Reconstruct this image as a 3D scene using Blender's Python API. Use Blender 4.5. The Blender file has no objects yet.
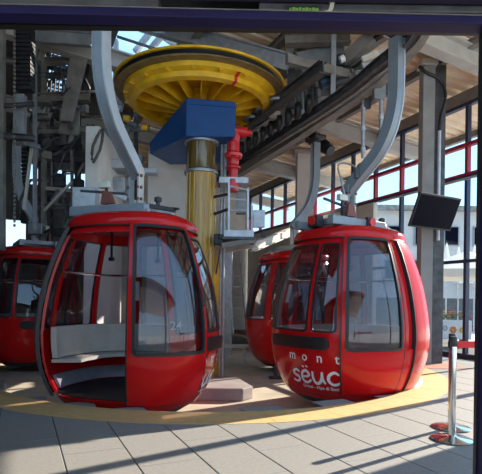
import bpy, bmesh, math, random
from mathutils import Vector, Matrix
random.seed(7)
S = bpy.context.scene
COL = S.collection
sin, cos, pi = math.sin, math.cos, math.pi
R = math.radians

# ------------------------------------------------------------------ camera, light, exposure
F, EYE, HOR, ROLL = 480.0, 1.29, 300.0, R(0.8)
cd = bpy.data.cameras.new('camera'); cam = bpy.data.objects.new('camera', cd); COL.objects.link(cam)
cd.sensor_width = 36; cd.lens = 36 * F / 482; cd.shift_y = (HOR - 237) / 482; cd.clip_end = 400
cam.matrix_world = Matrix.Translation((0, 0, EYE)) @ Matrix.Rotation(pi / 2, 4, 'X') @ Matrix.Rotation(ROLL, 4, 'Z')
S.camera = cam
SUN_EL, SUN_H = R(26.5), Vector((0.81, 0.587, 0))
w = bpy.data.worlds.new('sky'); S.world = w; w.use_nodes = True
nt = w.node_tree; nt.nodes.clear()
tcw = nt.nodes.new('ShaderNodeTexCoord'); sep = nt.nodes.new('ShaderNodeSeparateXYZ'); skr = nt.nodes.new('ShaderNodeValToRGB')
nt.links.new(tcw.outputs['Generated'], sep.inputs[0]); nt.links.new(sep.outputs['Z'], skr.inputs[0])
SKY = [(0.0, (.55, .66, .74)), (0.10, (.44, .66, .84)), (0.30, (.33, .58, .84)), (1.0, (.22, .42, .76))]   # clear-day gradient, the same all round
skr.color_ramp.elements[0].position = 0; skr.color_ramp.elements[0].color = (*SKY[0][1], 1)
skr.color_ramp.elements[1].position = 1; skr.color_ramp.elements[1].color = (*SKY[3][1], 1)
for p_, c_ in SKY[1:3]: skr.color_ramp.elements.new(p_).color = (*c_, 1)
bg = nt.nodes.new('ShaderNodeBackground'); bg.inputs['Strength'].default_value = 0.72
wo = nt.nodes.new('ShaderNodeOutputWorld')
nt.links.new(skr.outputs[0], bg.inputs[0]); nt.links.new(bg.outputs[0], wo.inputs[0])
sl = bpy.data.lights.new('sun', 'SUN'); sl.energy = 3.9; sl.angle = R(0.4); sl.color = (1, 0.90, 0.74)
so = bpy.data.objects.new('sun', sl); COL.objects.link(so)
dsun = Vector((SUN_H.x * cos(SUN_EL), SUN_H.y * cos(SUN_EL), sin(SUN_EL)))
so.rotation_euler = dsun.to_track_quat('Z', 'Y').to_euler(); so.location = (12, 10, 12)
S.view_settings.view_transform = 'Standard'; S.view_settings.look = 'None'
S.view_settings.gamma = 1; S.view_settings.use_curve_mapping = False
S.view_settings.exposure = 1.78
S.cycles.max_bounces = 10; S.cycles.transparent_max_bounces = 24; S.cycles.glossy_bounces = 5; S.cycles.diffuse_bounces = 5

# ------------------------------------------------------------------ helpers
def P(px, py, Y):
    dx, dy = px - 241, py - HOR
    x = dx * cos(ROLL) + dy * sin(ROLL); y = -dx * sin(ROLL) + dy * cos(ROLL)
    return Vector((x / F * Y, Y, EYE - y / F * Y))

def mat(name, c, rough=0.5, metal=0.0, var=0.12, scale=6.0, bump=0.0, coat=0.0, c2=None, streak=None, spec=None):
    m = bpy.data.materials.new(name); m.use_nodes = True
    t = m.node_tree; b = t.nodes['Principled BSDF']
    b.inputs['Roughness'].default_value = rough; b.inputs['Metallic'].default_value = metal
    b.inputs['Coat Weight'].default_value = coat; b.inputs['Coat Roughness'].default_value = 0.05
    if spec is not None: b.inputs['Specular IOR Level'].default_value = spec
    tc = t.nodes.new('ShaderNodeTexCoord'); n = t.nodes.new('ShaderNodeTexNoise')
    n.inputs['Scale'].default_value = scale; n.inputs['Detail'].default_value = 6
    if streak:
        mp = t.nodes.new('ShaderNodeMapping'); mp.inputs['Scale'].default_value = streak
        t.links.new(tc.outputs['Object'], mp.inputs[0]); t.links.new(mp.outputs[0], n.inputs['Vector'])
    else:
        t.links.new(tc.outputs['Object'], n.inputs['Vector'])
    r = t.nodes.new('ShaderNodeValToRGB')
    r.color_ramp.elements[0].position = 0.3; r.color_ramp.elements[1].position = 0.7
    lo = tuple(x * (1 - var) for x in c); hi = tuple(min(1, x * (1 + var)) for x in (c2 or c))
    r.color_ramp.elements[0].color = (*lo, 1); r.color_ramp.elements[1].color = (*hi, 1)
    t.links.new(n.outputs['Fac'], r.inputs[0]); t.links.new(r.outputs[0], b.inputs['Base Color'])
    if bump:
        bp = t.nodes.new('ShaderNodeBump'); bp.inputs['Strength'].default_value = bump; bp.inputs['Distance'].default_value = 0.01
        n2 = t.nodes.new('ShaderNodeTexNoise'); n2.inputs['Scale'].default_value = scale * 8; n2.inputs['Detail'].default_value = 4
        t.links.new(tc.outputs['Object'], n2.inputs['Vector'])
        t.links.new(n2.outputs['Fac'], bp.inputs['Height']); t.links.new(bp.outputs[0], b.inputs['Normal'])
    return m

def glass(name, tint, refl=0.08, rough=0.01, frost=0.0):
    m = bpy.data.materials.new(name); m.use_nodes = True
    t = m.node_tree; t.nodes.remove(t.nodes['Principled BSDF'])
    o = t.nodes['Material Output']; tr = t.nodes.new('ShaderNodeBsdfTransparent'); tr.inputs[0].default_value = (*tint, 1)
    gl = t.nodes.new('ShaderNodeBsdfGlossy'); gl.inputs['Roughness'].default_value = rough
    lw = t.nodes.new('ShaderNodeLayerWeight'); lw.inputs[0].default_value = 0.5
    fr = t.nodes.new('ShaderNodeMath'); fr.operation = 'POWER'; fr.inputs[1].default_value = 4.0
    t.links.new(lw.outputs['Facing'], fr.inputs[0])
    ad = t.nodes.new('ShaderNodeMath'); ad.operation = 'ADD'; ad.inputs[1].default_value = refl; ad.use_clamp = True
    tc = t.nodes.new('ShaderNodeTexCoord'); nz = t.nodes.new('ShaderNodeTexNoise'); nz.inputs['Scale'].default_value = 1.3
    bp = t.nodes.new('ShaderNodeBump'); bp.inputs['Strength'].default_value = 0.06; bp.inputs['Distance'].default_value = 0.02
    t.links.new(tc.outputs['Object'], nz.inputs['Vector']); t.links.new(nz.outputs['Fac'], bp.inputs['Height']); t.links.new(bp.outputs[0], gl.inputs['Normal'])
    mx = t.nodes.new('ShaderNodeMixShader')
    t.links.new(fr.outputs[0], ad.inputs[0]); t.links.new(ad.outputs[0], mx.inputs[0])
    t.links.new(tr.outputs[0], mx.inputs[1]); t.links.new(gl.outputs[0], mx.inputs[2]); t.links.new(mx.outputs[0], o.inputs[0])
    return m

M = dict(
    red=mat('red_gloss_paint', (0.54, 0.008, 0.009), 0.15, 0, 0.06, 3, coat=0.0, spec=0.3),
    redin=mat('red_interior_paint', (0.42, 0.012, 0.018), 0.5, 0, 0.08, 3),
    black=mat('black_rubber', (0.012, 0.012, 0.013), 0.45, 0, 0.2),
    dark=mat('dark_grey_plastic', (0.03, 0.03, 0.033), 0.5, 0, 0.2),
    white=mat('white_print', (0.82, 0.82, 0.82), 0.5, 0, 0.03),
    bench=mat('pale_grey_bench_plastic', (0.52, 0.47, 0.40), 0.45, 0, 0.08),
    kick=mat('grey_kick_strip', (0.22, 0.23, 0.26), 0.5, 0, 0.1),
    chrome=mat('polished_steel', (0.72, 0.72, 0.72), 0.12, 1, 0.03),
    galv=mat('galvanised_steel', (0.40, 0.42, 0.45), 0.45, 0.6, 0.18, 9),
    galvl=mat('light_galvanised_steel', (0.52, 0.55, 0.60), 0.45, 0.4, 0.12, 9),
    steel=mat('grey_painted_steel', (0.26, 0.275, 0.29), 0.45, 0.2, 0.2, 5),
    hang=mat('hanger_grey_paint', (0.24, 0.265, 0.29), 0.4, 0.2, 0.1, 5),
    hangl=mat('hanger_light_flange', (0.46, 0.49, 0.52), 0.4, 0.2, 0.08, 5),
    dsteel=mat('dark_machine_steel', (0.085, 0.085, 0.088), 0.55, 0.3, 0.35, 7),
    bsteel=mat('brown_grey_steel', (0.23, 0.21, 0.185), 0.55, 0.2, 0.3, 4),
    wsteel=mat('off_white_steel', (0.48, 0.46, 0.42), 0.5, 0.0, 0.1, 3),
    yellow=mat('yellow_wheel_paint', (0.74, 0.42, 0.008), 0.42, 0, 0.12, 4, c2=(0.80, 0.48, 0.012)),
    yellowd=mat('greasy_yellow_brown_flange', (0.20, 0.14, 0.06), 0.5, 0.1, 0.3, 6),
    column=mat('yellow_column_paint', (0.50, 0.29, 0.035), 0.25, 0.0, 0.3, 3, coat=0.4, streak=(6, 6, 0.4)),  # upright streaks in the colour stand in for vertical reflections
    sleeve=mat('dark_column_sleeve', (0.16, 0.10, 0.03), 0.12, 0.2, 0.4, 3, coat=0.6, streak=(8, 8, 0.5)),  # reflections of the glassy sleeve painted in as brown upright streaks
    blue=mat('blue_machine_paint', (0.004, 0.065, 0.24), 0.45, 0, 0.12, 3),
    navy=mat('navy_frame_paint', (0.014, 0.012, 0.060), 0.5, 0, 0.15, 3, spec=0.2),
    navyp=mat('purple_grey_paint', (0.05, 0.038, 0.075), 0.6, 0, 0.12, 3, spec=0.15),
    wnavy=mat('dark_navy_mullion', (0.02, 0.026, 0.06), 0.4, 0, 0.1),
    wred=mat('red_mullion_paint', (0.36, 0.012, 0.03), 0.4, 0, 0.1),
    hred=mat('red_hydraulic_paint', (0.60, 0.012, 0.015), 0.35, 0, 0.12, 5, coat=0.3),
    conc=mat('grey_concrete', (0.27, 0.265, 0.255), 0.8, 0, 0.15, 3, bump=0.15),
    concl=mat('pale_concrete', (0.78, 0.75, 0.70), 0.8, 0, 0.08, 2, bump=0.1),
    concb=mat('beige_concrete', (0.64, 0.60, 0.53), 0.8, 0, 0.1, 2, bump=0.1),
    pit=mat('brown_grey_pit_floor', (0.48, 0.41, 0.32), 0.75, 0, 0.2, 1.5, bump=0.1),
    plinth=mat('mauve_concrete_plinth', (0.30, 0.25, 0.25), 0.8, 0, 0.15, 3, bump=0.1),
    tile=mat('grey_stone_tile', (0.245, 0.235, 0.223), 0.62, 0, 0.10, 30, bump=0.12),
    joint=mat('dark_tile_joint', (0.09, 0.085, 0.08), 0.9, 0, 0.1),
    gold=mat('ochre_paving', (0.58, 0.36, 0.15), 0.65, 0, 0.10, 10, bump=0.1),
    brick=mat('reddish_paving', (0.42, 0.17, 0.10), 0.7, 0, 0.12, 12, bump=0.1),
    curb=mat('pale_stone_kerb', (0.55, 0.53, 0.50), 0.7, 0, 0.1, 8),
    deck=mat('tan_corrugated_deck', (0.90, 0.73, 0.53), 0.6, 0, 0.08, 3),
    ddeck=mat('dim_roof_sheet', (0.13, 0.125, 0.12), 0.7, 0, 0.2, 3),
    purlin=mat('warm_grey_roof_steel', (0.22, 0.20, 0.18), 0.6, 0, 0.15, 4),
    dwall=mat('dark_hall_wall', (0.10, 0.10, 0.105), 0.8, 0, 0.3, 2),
    ground=mat('pale_forecourt_paving', (0.70, 0.66, 0.60), 0.8, 0, 0.1, 2),
    facade=mat('pale_facade_render', (0.52, 0.47, 0.42), 0.8, 0, 0.08, 1),
    canvas=mat('cream_canvas', (0.80, 0.76, 0.68), 0.8, 0, 0.05, 4),
    planter=mat('white_planter_paint', (0.78, 0.77, 0.74), 0.6, 0, 0.04, 4),
    leaf=mat('green_leaf', (0.10, 0.20, 0.03), 0.6, 0, 0.3, 9),
    fl1=mat('pink_petal', (0.75, 0.12, 0.25), 0.6), fl2=mat('yellow_petal', (0.85, 0.55, 0.05), 0.6), fl3=mat('orange_petal', (0.8, 0.22, 0.04), 0.6),
    belt=mat('red_belt_webbing', (0.75, 0.015, 0.012), 0.6, 0, 0.05),
    screen=mat('dark_screen', (0.002, 0.002, 0.008), 0.3, 0, 0.1, 2, spec=0.04),
    motor=mat('blue_black_motor', (0.02, 0.05, 0.09), 0.4, 0.2, 0.3),
    glight=mat('green_sign_print', (0.20, 0.42, 0.06), 0.6),
    ceramic=mat('cream_block', (0.62, 0.58, 0.48), 0.5),
    rust=mat('rust_red_lever', (0.20, 0.06, 0.045), 0.6),
    cglass=glass('tinted_cabin_glass', (0.74, 0.73, 0.77), 0.06),
    wglass=glass('clear_window_glass', (0.95, 0.965, 0.98), 0.02),
    yrail=mat('yellow_marker_paint', (0.85, 0.5, 0.02), 0.5),
)

class MB:
    def __init__(s): s.v = []; s.f = []
    def add(s, vs, fs):
        o = len(s.v); s.v += [Vector(v) for v in vs]; s.f += [tuple(i + o for i in f) for f in fs]; return s
    def box(s, c, d, mtx=None):
        c = Vector(c); x, y, z = [k / 2 for k in d]
        vs = [Vector((i * x, j * y, k * z)) for i in (-1, 1) for j in (-1, 1) for k in (-1, 1)]
        if mtx: vs = [mtx @ v for v in vs]
        return s.add([c + v for v in vs], [(0, 1, 3, 2), (4, 6, 7, 5), (0, 4, 5, 1), (2, 3, 7, 6), (0, 2, 6, 4), (1, 5, 7, 3)])
    def bar(s, p, q, wd, ht, up=(0, 0, 1)):
        p, q = Vector(p), Vector(q); d = (q - p).normalized(); up = Vector(up)
        if abs(d.dot(up)) > 0.98: up = Vector((0, 1, 0))
        a = d.cross(up).normalized() * wd / 2; b = a.cross(d).normalized() * ht / 2
        return s.add([p - a - b, p + a - b, p + a + b, p - a + b, q - a - b, q + a - b, q + a + b, q - a + b],
                     [(0, 1, 2, 3), (7, 6, 5, 4), (0, 4, 5, 1), (1, 5, 6, 2), (2, 6, 7, 3), (3, 7, 4, 0)])
    def ibeam(s, p, q, wd, ht, up=(0, 0, 1)):
        p, q = Vector(p), Vector(q); d = (q - p).normalized(); u = Vector(up)
        if abs(d.dot(u)) > 0.98: u = Vector((0, 1, 0))
        a = d.cross(u).normalized(); b = a.cross(d).normalized()
        t = max(0.012, ht * 0.09)
        o = b * (ht / 2 - t / 2)
        s.bar(p + o, q + o, wd, t, b); s.bar(p - o, q - o, wd, t, b); s.bar(p, q, max(0.012, wd * 0.14), ht - 2 * t, b); return s
    def sweep(s, path, sec, up=(0, 0, 1), caps=True):
        path = [Vector(p) for p in path]; n = len(sec); rings = []
        for i, p in enumerate(path):
            d = (path[min(i + 1, len(path) - 1)] - path[max(i - 1, 0)]).normalized()
            u = Vector(up); a = d.cross(u)
            if a.length < 1e-3: a = d.cross(Vector((0, 1, 0)))
            a.normalize(); b = a.cross(d).normalized()
            rings.append([p + a * x + b * y for x, y in sec])
        vs = [v for r in rings for v in r]; fs = []
        for i in range(len(path) - 1):
            for j in range(n): fs.append((i * n + j, i * n + (j + 1) % n, (i + 1) * n + (j + 1) % n, (i + 1) * n + j))
        if caps: fs += [tuple(range(n))[::-1], tuple((len(path) - 1) * n + j for j in range(n))]
        return s.add(vs, fs)
    def tube(s, path, r, n=8, up=(0, 0, 1)):
        return s.sweep(path, [(r * cos(2 * pi * k / n), r * sin(2 * pi * k / n)) for k in range(n)], up)
    def lathe(s, prof, c=(0, 0, 0), n=32, mtx=None, closed=False, a0=0, a1=2 * pi):
        c = Vector(c); full = abs(a1 - a0 - 2 * pi) < 1e-6; k = n if full else n + 1; m = len(prof); vs = []
        for i in range(k):
            a = a0 + (a1 - a0) * i / n
            for r, z in prof:
                v = Vector((r * cos(a), r * sin(a), z)); vs.append(c + (mtx @ v if mtx else v))
        fs = []
        for i in range(n):
            i2 = (i + 1) % k
            for j in range(m if closed else m - 1):
                j2 = (j + 1) % m; fs.append((i * m + j, i2 * m + j, i2 * m + j2, i * m + j2))
        return s.add(vs, fs)
    def cyl(s, p, q, r, n=16, r2=None):
        p, q = Vector(p), Vector(q); L = (q - p).length; mt = (q - p).to_track_quat('Z', 'Y').to_matrix()
        return s.lathe([(0.0005, 0), (r, 0), (r2 or r, L), (0.0005, L)], p, n, mt)
    def prism(s, poly, f0, f1):
        n = len(poly); vs = [f0(x, y) for x, y in poly] + [f1(x, y) for x, y in poly]
        return s.add(vs, [tuple(range(n))[::-1], tuple(range(n, 2 * n))] + [(i, (i + 1) % n, (i + 1) % n + n, i + n) for i in range(n)])
    def build(s, name, m, parent=None, smooth=False, bevel=0, local=False):
        off = Vector((0, 0, 0))
        if parent is not None and not local:
            off = Vector(parent.location)
            if parent.parent: off = off + Vector(parent.parent.location)
        me = bpy.data.meshes.new(name); me.from_pydata([tuple(v - off) for v in s.v], [], s.f)
        bm = bmesh.new(); bm.from_mesh(me); bmesh.ops.remove_doubles(bm, verts=bm.verts, dist=1e-5)
        bmesh.ops.recalc_face_normals(bm, faces=bm.faces); bm.to_mesh(me); bm.free()
        me.materials.append(m)
        o = bpy.data.objects.new(name, me); COL.objects.link(o)
        if smooth:
            for p in me.polygons: p.use_smooth = True
            try: me.set_sharp_from_angle(angle=R(38))
            except Exception: pass
        if bevel:
            b = o.modifiers.new('edge', 'BEVEL'); b.width = bevel; b.segments = 2; b.limit_method = 'ANGLE'
        if parent is not None: o.parent = parent
        return o

def thing(name, label, cat, loc=(0, 0, 0), rz=0, group=None):
    o = bpy.data.objects.new(name, None); COL.objects.link(o); o.empty_display_size = 0.1
    o.location = loc; o.rotation_euler = (0, 0, rz); o['label'] = label; o['category'] = cat
    if group: o['group'] = group
    return o
def tag(o, label, cat, group=None):
    o['label'] = label; o['category'] = cat
    if group: o['group'] = group
    return o
def setting(name, loc=(0, 0, 0)):
    o = bpy.data.objects.new(name, None); COL.objects.link(o); o.location = loc; o['kind'] = 'structure'; return o
def struct(o): o['kind'] = 'structure'; return o
def stuff(o): o['kind'] = 'stuff'; return o
def smoothpath(pts, k=6):
    pts = [Vector(p) for p in pts]; out = []
    for i in range(len(pts) - 1):
        a, b, c, d = pts[max(i - 1, 0)], pts[i], pts[i + 1], pts[min(i + 2, len(pts) - 1)]
        for j in range(k):
            t = j / k
            out.append(0.5 * ((2 * b) + (c - a) * t + (2 * a - 5 * b + 4 * c - d) * t * t + (3 * b - a - 3 * c + d) * t ** 3))
    out.append(pts[-1]); return out
def text_mesh(body, size, bold=0.0, shear=0.0, spacing=1.0):
    c = bpy.data.curves.new('lettering', 'FONT'); c.body = body; c.size = size; c.offset = bold; c.shear = shear
    c.space_character = spacing; c.align_x = 'CENTER'; c.resolution_u = 3
    o = bpy.data.objects.new('lettering', c); COL.objects.link(o)
    me = bpy.data.meshes.new_from_object(o.evaluated_get(bpy.context.evaluated_depsgraph_get()))
    vs = [v.co.copy() for v in me.vertices]; fs = [tuple(p.vertices) for p in me.polygons]
    bpy.data.objects.remove(o); bpy.data.curves.remove(c); bpy.data.meshes.remove(me)
    return vs, fs

# ------------------------------------------------------------------ frame of the hall: D along the glass wall, N towards the hall
D = Vector((-0.418, 0.908, 0)); N = Vector((-0.908, -0.418, 0)); P0 = Vector((5.0, 12.0, 0))
def H(wd, n, z=0.0): return P0 + D * wd + N * n + Vector((0, 0, z))
def roofz(n): return 6.03 + 0.089 * n
UC, UR = Vector((-0.6, 9.2, 0)), 4.25
def ucurve(r, tail=16, k=40):
    pts = [UC - N * r + D * tail]
    a0 = math.atan2(-N.y, -N.x)
    for i in range(k + 1):
        a = a0 - pi * i / k; pts.append(UC + Vector((cos(a), sin(a), 0)) * r)
    pts.append(UC + N * r + D * tail); return pts
def strip(m, c1, z1, c2, z2):
    n = len(c1); vs = [p + Vector((0, 0, z1)) for p in c1] + [p + Vector((0, 0, z2)) for p in c2]
    return m.add(vs, [(i, i + 1, n + i + 1, n + i) for i in range(n - 1)])
def in_u(p, r):
    q = p - UC; al = q.dot(D); pe = q.dot(N)
    return abs(pe) < r if al > 0 else q.length < r

floor = setting('floor')
m = MB(); strip(m, ucurve(3.75), -0.012, ucurve(10.5), -0.012); m.build('floor_bed', M['joint'], floor)
strip(MB(), ucurve(10.5), -0.014, ucurve(70, 60), -0.014).build('ground', M['ground'], None)['kind'] = 'structure'
# stone tiles laid along the hall direction
TW, TL = 0.512, 1.03
cache = {}
def tile_mesh(d, zt):
    key = tuple(round(x, 3) for x in d)
    if key not in cache:
        t = MB(); a, b = d[0] / 2, d[1] / 2; e = 0.004; h = zt
        t.add([(-a, -b, -.012), (a, -b, -.012), (a, b, -.012), (-a, b, -.012), (-a, -b, h - e), (a, -b, h - e), (a, b, h - e), (-a, b, h - e),
               (-a + e, -b + e, h), (a - e, -b + e, h), (a - e, b - e, h), (-a + e, b - e, h)],
              [(3, 2, 1, 0), (0, 1, 5, 4), (1, 2, 6, 5), (2, 3, 7, 6), (3, 0, 4, 7), (4, 5, 9, 8), (5, 6, 10, 9), (6, 7, 11, 10), (7, 4, 8, 11), (8, 9, 10, 11)])
        o = t.build('tile', M['tile'], None); cache[key] = o.data; bpy.data.objects.remove(o)
    return cache[key]
rotD = math.atan2(D.y, D.x) - pi / 2
nt_ = 0
o0 = P(142, 474, 3.55); n0 = (o0 - P0).dot(N); n0 = n0 - math.floor(n0 / TW) * TW
for i in range(0, 22):
    n = n0 - TW / 2 + i * TW + 0.0
    for j in range(-13, 5):
        wd = (j + 0.5 * (i % 2)) * TL
        c = H(wd, n)
        if n < 0.3 or c.y < 2.2 or c.y > 12.5 or abs(c.x) > 0.62 * c.y + 1.0 or in_u(c, UR - 0.45): continue
        if in_u(c + D * TL / 2, UR - 0.3) and in_u(c - D * TL / 2, UR - 0.3): continue
        # long edges stop at the ochre band: shorten tiles that would reach past it
        me = tile_mesh((TW - 0.008, TL - 0.003), 0.0)
        o = bpy.data.objects.new('tile', me); COL.objects.link(o); o.parent = floor
        o.location = c; o.rotation_euler = (0, 0, rotD); nt_ += 1
# ochre band of curved slabs, kerb and pit
def arcpiece(r0, r1, a0, a1, z0, z1, mt, name, k=6):
    m = MB(); pin, pout = [], []
    for i in range(k + 1):
        a = a0 + (a1 - a0) * i / k; d = Vector((cos(a), sin(a), 0)); pin.append(UC + d * r0); pout.append(UC + d * r1)
    poly = pout + pin[::-1]
    m.prism([(p.x, p.y) for p in poly], lambda x, y: Vector((x, y, z0)), lambda x, y: Vector((x, y, z1)))
    return m.build(name, mt, floor)
a0 = math.atan2(-N.y, -N.x)
NB = 16
for i in range(NB):
    aa, ab = a0 - pi * i / NB - 0.0006, a0 - pi * (i + 1) / NB + 0.0006
    arcpiece(3.84, UR, aa, ab, -0.012, 0.004, M['brick'] if i < 1 else M['gold'], 'band_slab')
    arcpiece(3.72, 3.838, aa, ab, -0.35, 0.006, M['curb'] if i < 5 else M['gold'], 'kerb_stone')
    if i < 2:
        for q in range(3): arcpiece(4.254 + .3 * q, 4.55 + .3 * q, aa, ab, -0.012, 0.006, M['brick'], 'paver')
for sgn in (-1, 1):
    for i in range(6):
        a = UC + N * sgn * 3.84 + D * (i * 1.5 + 0.002); 
        m = MB(); q = [a, a + D * 1.494, a + D * 1.494 + N * sgn * 0.41, a + N * sgn * 0.41]
        m.prism([(p.x, p.y) for p in q], lambda x, y: Vector((x, y, -0.012)), lambda x, y: Vector((x, y, 0.004)))
        m.build('band_slab', M['brick'] if sgn < 0 and i < 2 else M['gold'], floor)
m = MB(); strip(m, ucurve(3.75), -0.013, ucurve(3.75), -0.36); m.build('pit_edge', M['conc'], floor)
m = MB(); cc = ucurve(3.85, 14); m.add([p + Vector((0, 0, -0.35)) for p in cc], [tuple(range(len(cc)))]); m.build('pit_floor', M['pit'], floor)

# ------------------------------------------------------------------ glazed right wall
wall = setting('wall_right', H(0, 0))
MS = 1.077; ws = [-0.74 + MS * k for k in range(-9, 12)]
Z = [0.0, 2.28, 4.30, 5.02, 5.98]
for k, wd in enumerate(ws):
    if wd < -1.9:   # the side entrance: open bays between slim posts
        continue
    for (z0, z1, mt) in ((0, 4.28, M['wnavy']), (4.28, 5.02, M['wred']), (5.02, 6.0, M['wnavy'])):
        if wd > 2.2 and z0 == 0: continue
        MB().bar(H(wd, 0, z0), H(wd, 0, z1), 0.075, 0.12, N).build('mullion', mt, wall)
    if k == len(ws) - 1: break
    w2 = ws[k + 1]
    solid = wd > 1.9
    for r in range(4):
        if solid and r < 2:
            if r == 0: MB().box((H(wd, 0, 2.12) + H(w2, 0, 2.12)) / 2, (MS - 0.006, 0.16, 4.24), Matrix.Rotation(math.atan2(D.y, D.x), 3, 'Z')).build('wall_panel', M['concb'], wall)
            continue
        MB().box((H(wd, 0, 0) + H(w2, 0, 0)) / 2 + Vector((0, 0, (Z[r] + Z[r + 1]) / 2)), (MS - 0.07, 0.012, Z[r + 1] - Z[r] - 0.05), Matrix.Rotation(math.atan2(D.y, D.x), 3, 'Z')).build('pane', M['wglass'], wall)
    for z, h, mt in ((0.05, 0.1, M['wnavy']), (2.28, 0.07, M['wnavy']), (4.27, 0.05, M['wnavy']), (4.325, 0.06, M['wred']), (5.02, 0.09, M['wred']), (5.98, 0.08, M['wnavy'])):
        if solid and z < 4.2: continue
        MB().bar(H(wd + 0.0, 0.02, z), H(w2, 0.02, z), 0.13, h).build('transom', mt, wall)
MB().bar(H(-6.6, -0.0, 6.16), H(12, 0, 6.16), 0.18, 0.28).build('head_beam', M['purlin'], wall)
for wd in (-3.28, -7.6): MB().bar(H(wd, 0, 0), H(wd, 0, 6.05), 0.13, 0.13, N).build('entrance_post', M['wnavy'], wall)
MB().bar(H(-1.9, 0.12, 4.20), H(2.2, 0.12, 4.20), 0.05, 0.05).build('white_rail', M['galvl'], wall)

# ------------------------------------------------------------------ roof
ceil = setting('ceiling', H(0, 0, 6.4))
RAF = [-6.3, -2.0, 2.4, 6.8, 11.4]
def corr(w0, w1, n0, n1, base=0.34):
    m = MB(); pitch = 0.30; k = int((w1 - w0) / pitch); vs = []; xs = []
    for i in range(k):
        a = w0 + (w1 - w0) * i / k; p = (w1 - w0) / k
        xs += [(a, 0.09), (a + 0.10 * p, 0.0), (a + 0.62 * p, 0.0), (a + 0.72 * p, 0.09)]
    xs.append((w1, 0.05))
    for wd, dz in xs: vs.append(H(wd, n0, roofz(n0) + base + dz))
    for wd, dz in xs: vs.append(H(wd, n1, roofz(n1) + base + dz))
    L = len(xs); m.add(vs, [(i, i + 1, L + i + 1, L + i) for i in range(L - 1)]); return m
for a, b in zip(RAF[:-1], RAF[1:]):
    corr(a, b, -2.3, 6.4).build('roof_sheet', M['deck'], ceil)
for wd in RAF:
    MB().ibeam(H(wd, -2.2, roofz(-2.2) + 0.02), H(wd, 14, roofz(14) + 0.02), 0.26, 0.40).build('rafter', M['wsteel'], ceil)
for k, n in enumerate((-2.1, 1.5, 3.1, 4.7, 6.3, 8.0, 9.7, 11.4, 13.0)):
    MB().ibeam(H(-6.4, n, roofz(n) + 0.25), H(12, n, roofz(n) + 0.25), 0.14, 0.17).build('purlin', M['purlin'], ceil)
# roof sheets beyond, coloured dark to stand for the unlit side, with skylight holes
holes = [(6.45, 7.7, 1.2, 4.2), (8.2, 8.95, 2.5, 3.3), (8.2, 8.95, 3.5, 4.3), (8.2, 8.95, 4.6, 5.9)]
nn = sorted({6.4, 14.2, *[h[0] for h in holes], *[h[1] for h in holes]}); wwv = sorted({-6.3, 11.4, *[h[2] for h in holes], *[h[3] for h in holes]})
for i in range(len(nn) - 1):
    for j in range(len(wwv) - 1):
        cn, cw = (nn[i] + nn[i + 1]) / 2, (wwv[j] + wwv[j + 1]) / 2
        hole = any(h[0] < cn < h[1] and h[2] < cw < h[3] for h in holes)
        q = [H(wwv[j], nn[i], roofz(nn[i]) + .36), H(wwv[j + 1], nn[i], roofz(nn[i]) + .36), H(wwv[j + 1], nn[i + 1], roofz(nn[i + 1]) + .36), H(wwv[j], nn[i + 1], roofz(nn[i + 1]) + .36)]
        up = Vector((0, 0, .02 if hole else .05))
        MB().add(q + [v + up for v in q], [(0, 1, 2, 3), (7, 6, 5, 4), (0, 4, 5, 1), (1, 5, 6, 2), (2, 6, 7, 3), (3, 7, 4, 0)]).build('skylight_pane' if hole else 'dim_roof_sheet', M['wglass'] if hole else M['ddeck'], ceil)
for h in holes:
    for k in range(1, 4):
        wd = h[2] + (h[3] - h[2]) * k / 4
        MB().bar(H(wd, h[0], roofz(h[0]) + .33), H(wd, h[1], roofz(h[1]) + .33), .04, .05).build('skylight_bar', M['dsteel'], ceil)

# ------------------------------------------------------------------ other walls
wb = setting('wall_back', H(0, 0))
def plate(m, a, b, z0, z1, t=0.2):
    m.bar(a + Vector((0, 0, (z0 + z1) / 2)), b + Vector((0, 0, (z0 + z1) / 2)), t, z1 - z0); return m
# back wall at right angles to the glass wall, with a few openings on the dim side
WB = 11.3
holes_b = [(9.0, 9.6, 5.6, 6.4), (9.4, 10.2, 2.9, 4.2), (6.9, 8.3, 5.5, 6.3)]
ns = sorted({0.0, 14.2, *[h[0] for h in holes_b], *[h[1] for h in holes_b]}); zs = sorted({-0.4, 8.2, *[h[2] for h in holes_b], *[h[3] for h in holes_b]})
for i in range(len(ns) - 1):
    for j in range(len(zs) - 1):
        c1, c2 = (ns[i] + ns[i + 1]) / 2, (zs[j] + zs[j + 1]) / 2
        hole = any(h[0] < c1 < h[1] and h[2] < c2 < h[3] for h in holes_b)
        m = MB(); plate(m, H(WB, ns[i]), H(WB, ns[i + 1]), zs[j], zs[j + 1], 0.02 if hole else 0.2)
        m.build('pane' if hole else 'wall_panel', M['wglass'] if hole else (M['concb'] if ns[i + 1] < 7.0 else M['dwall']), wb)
wl = MB(); plate(wl, H(-4.5, 14.2), H(11.5, 14.2), -0.4, 8.3); struct(wl.build('wall_left', M['dwall']))

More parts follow.
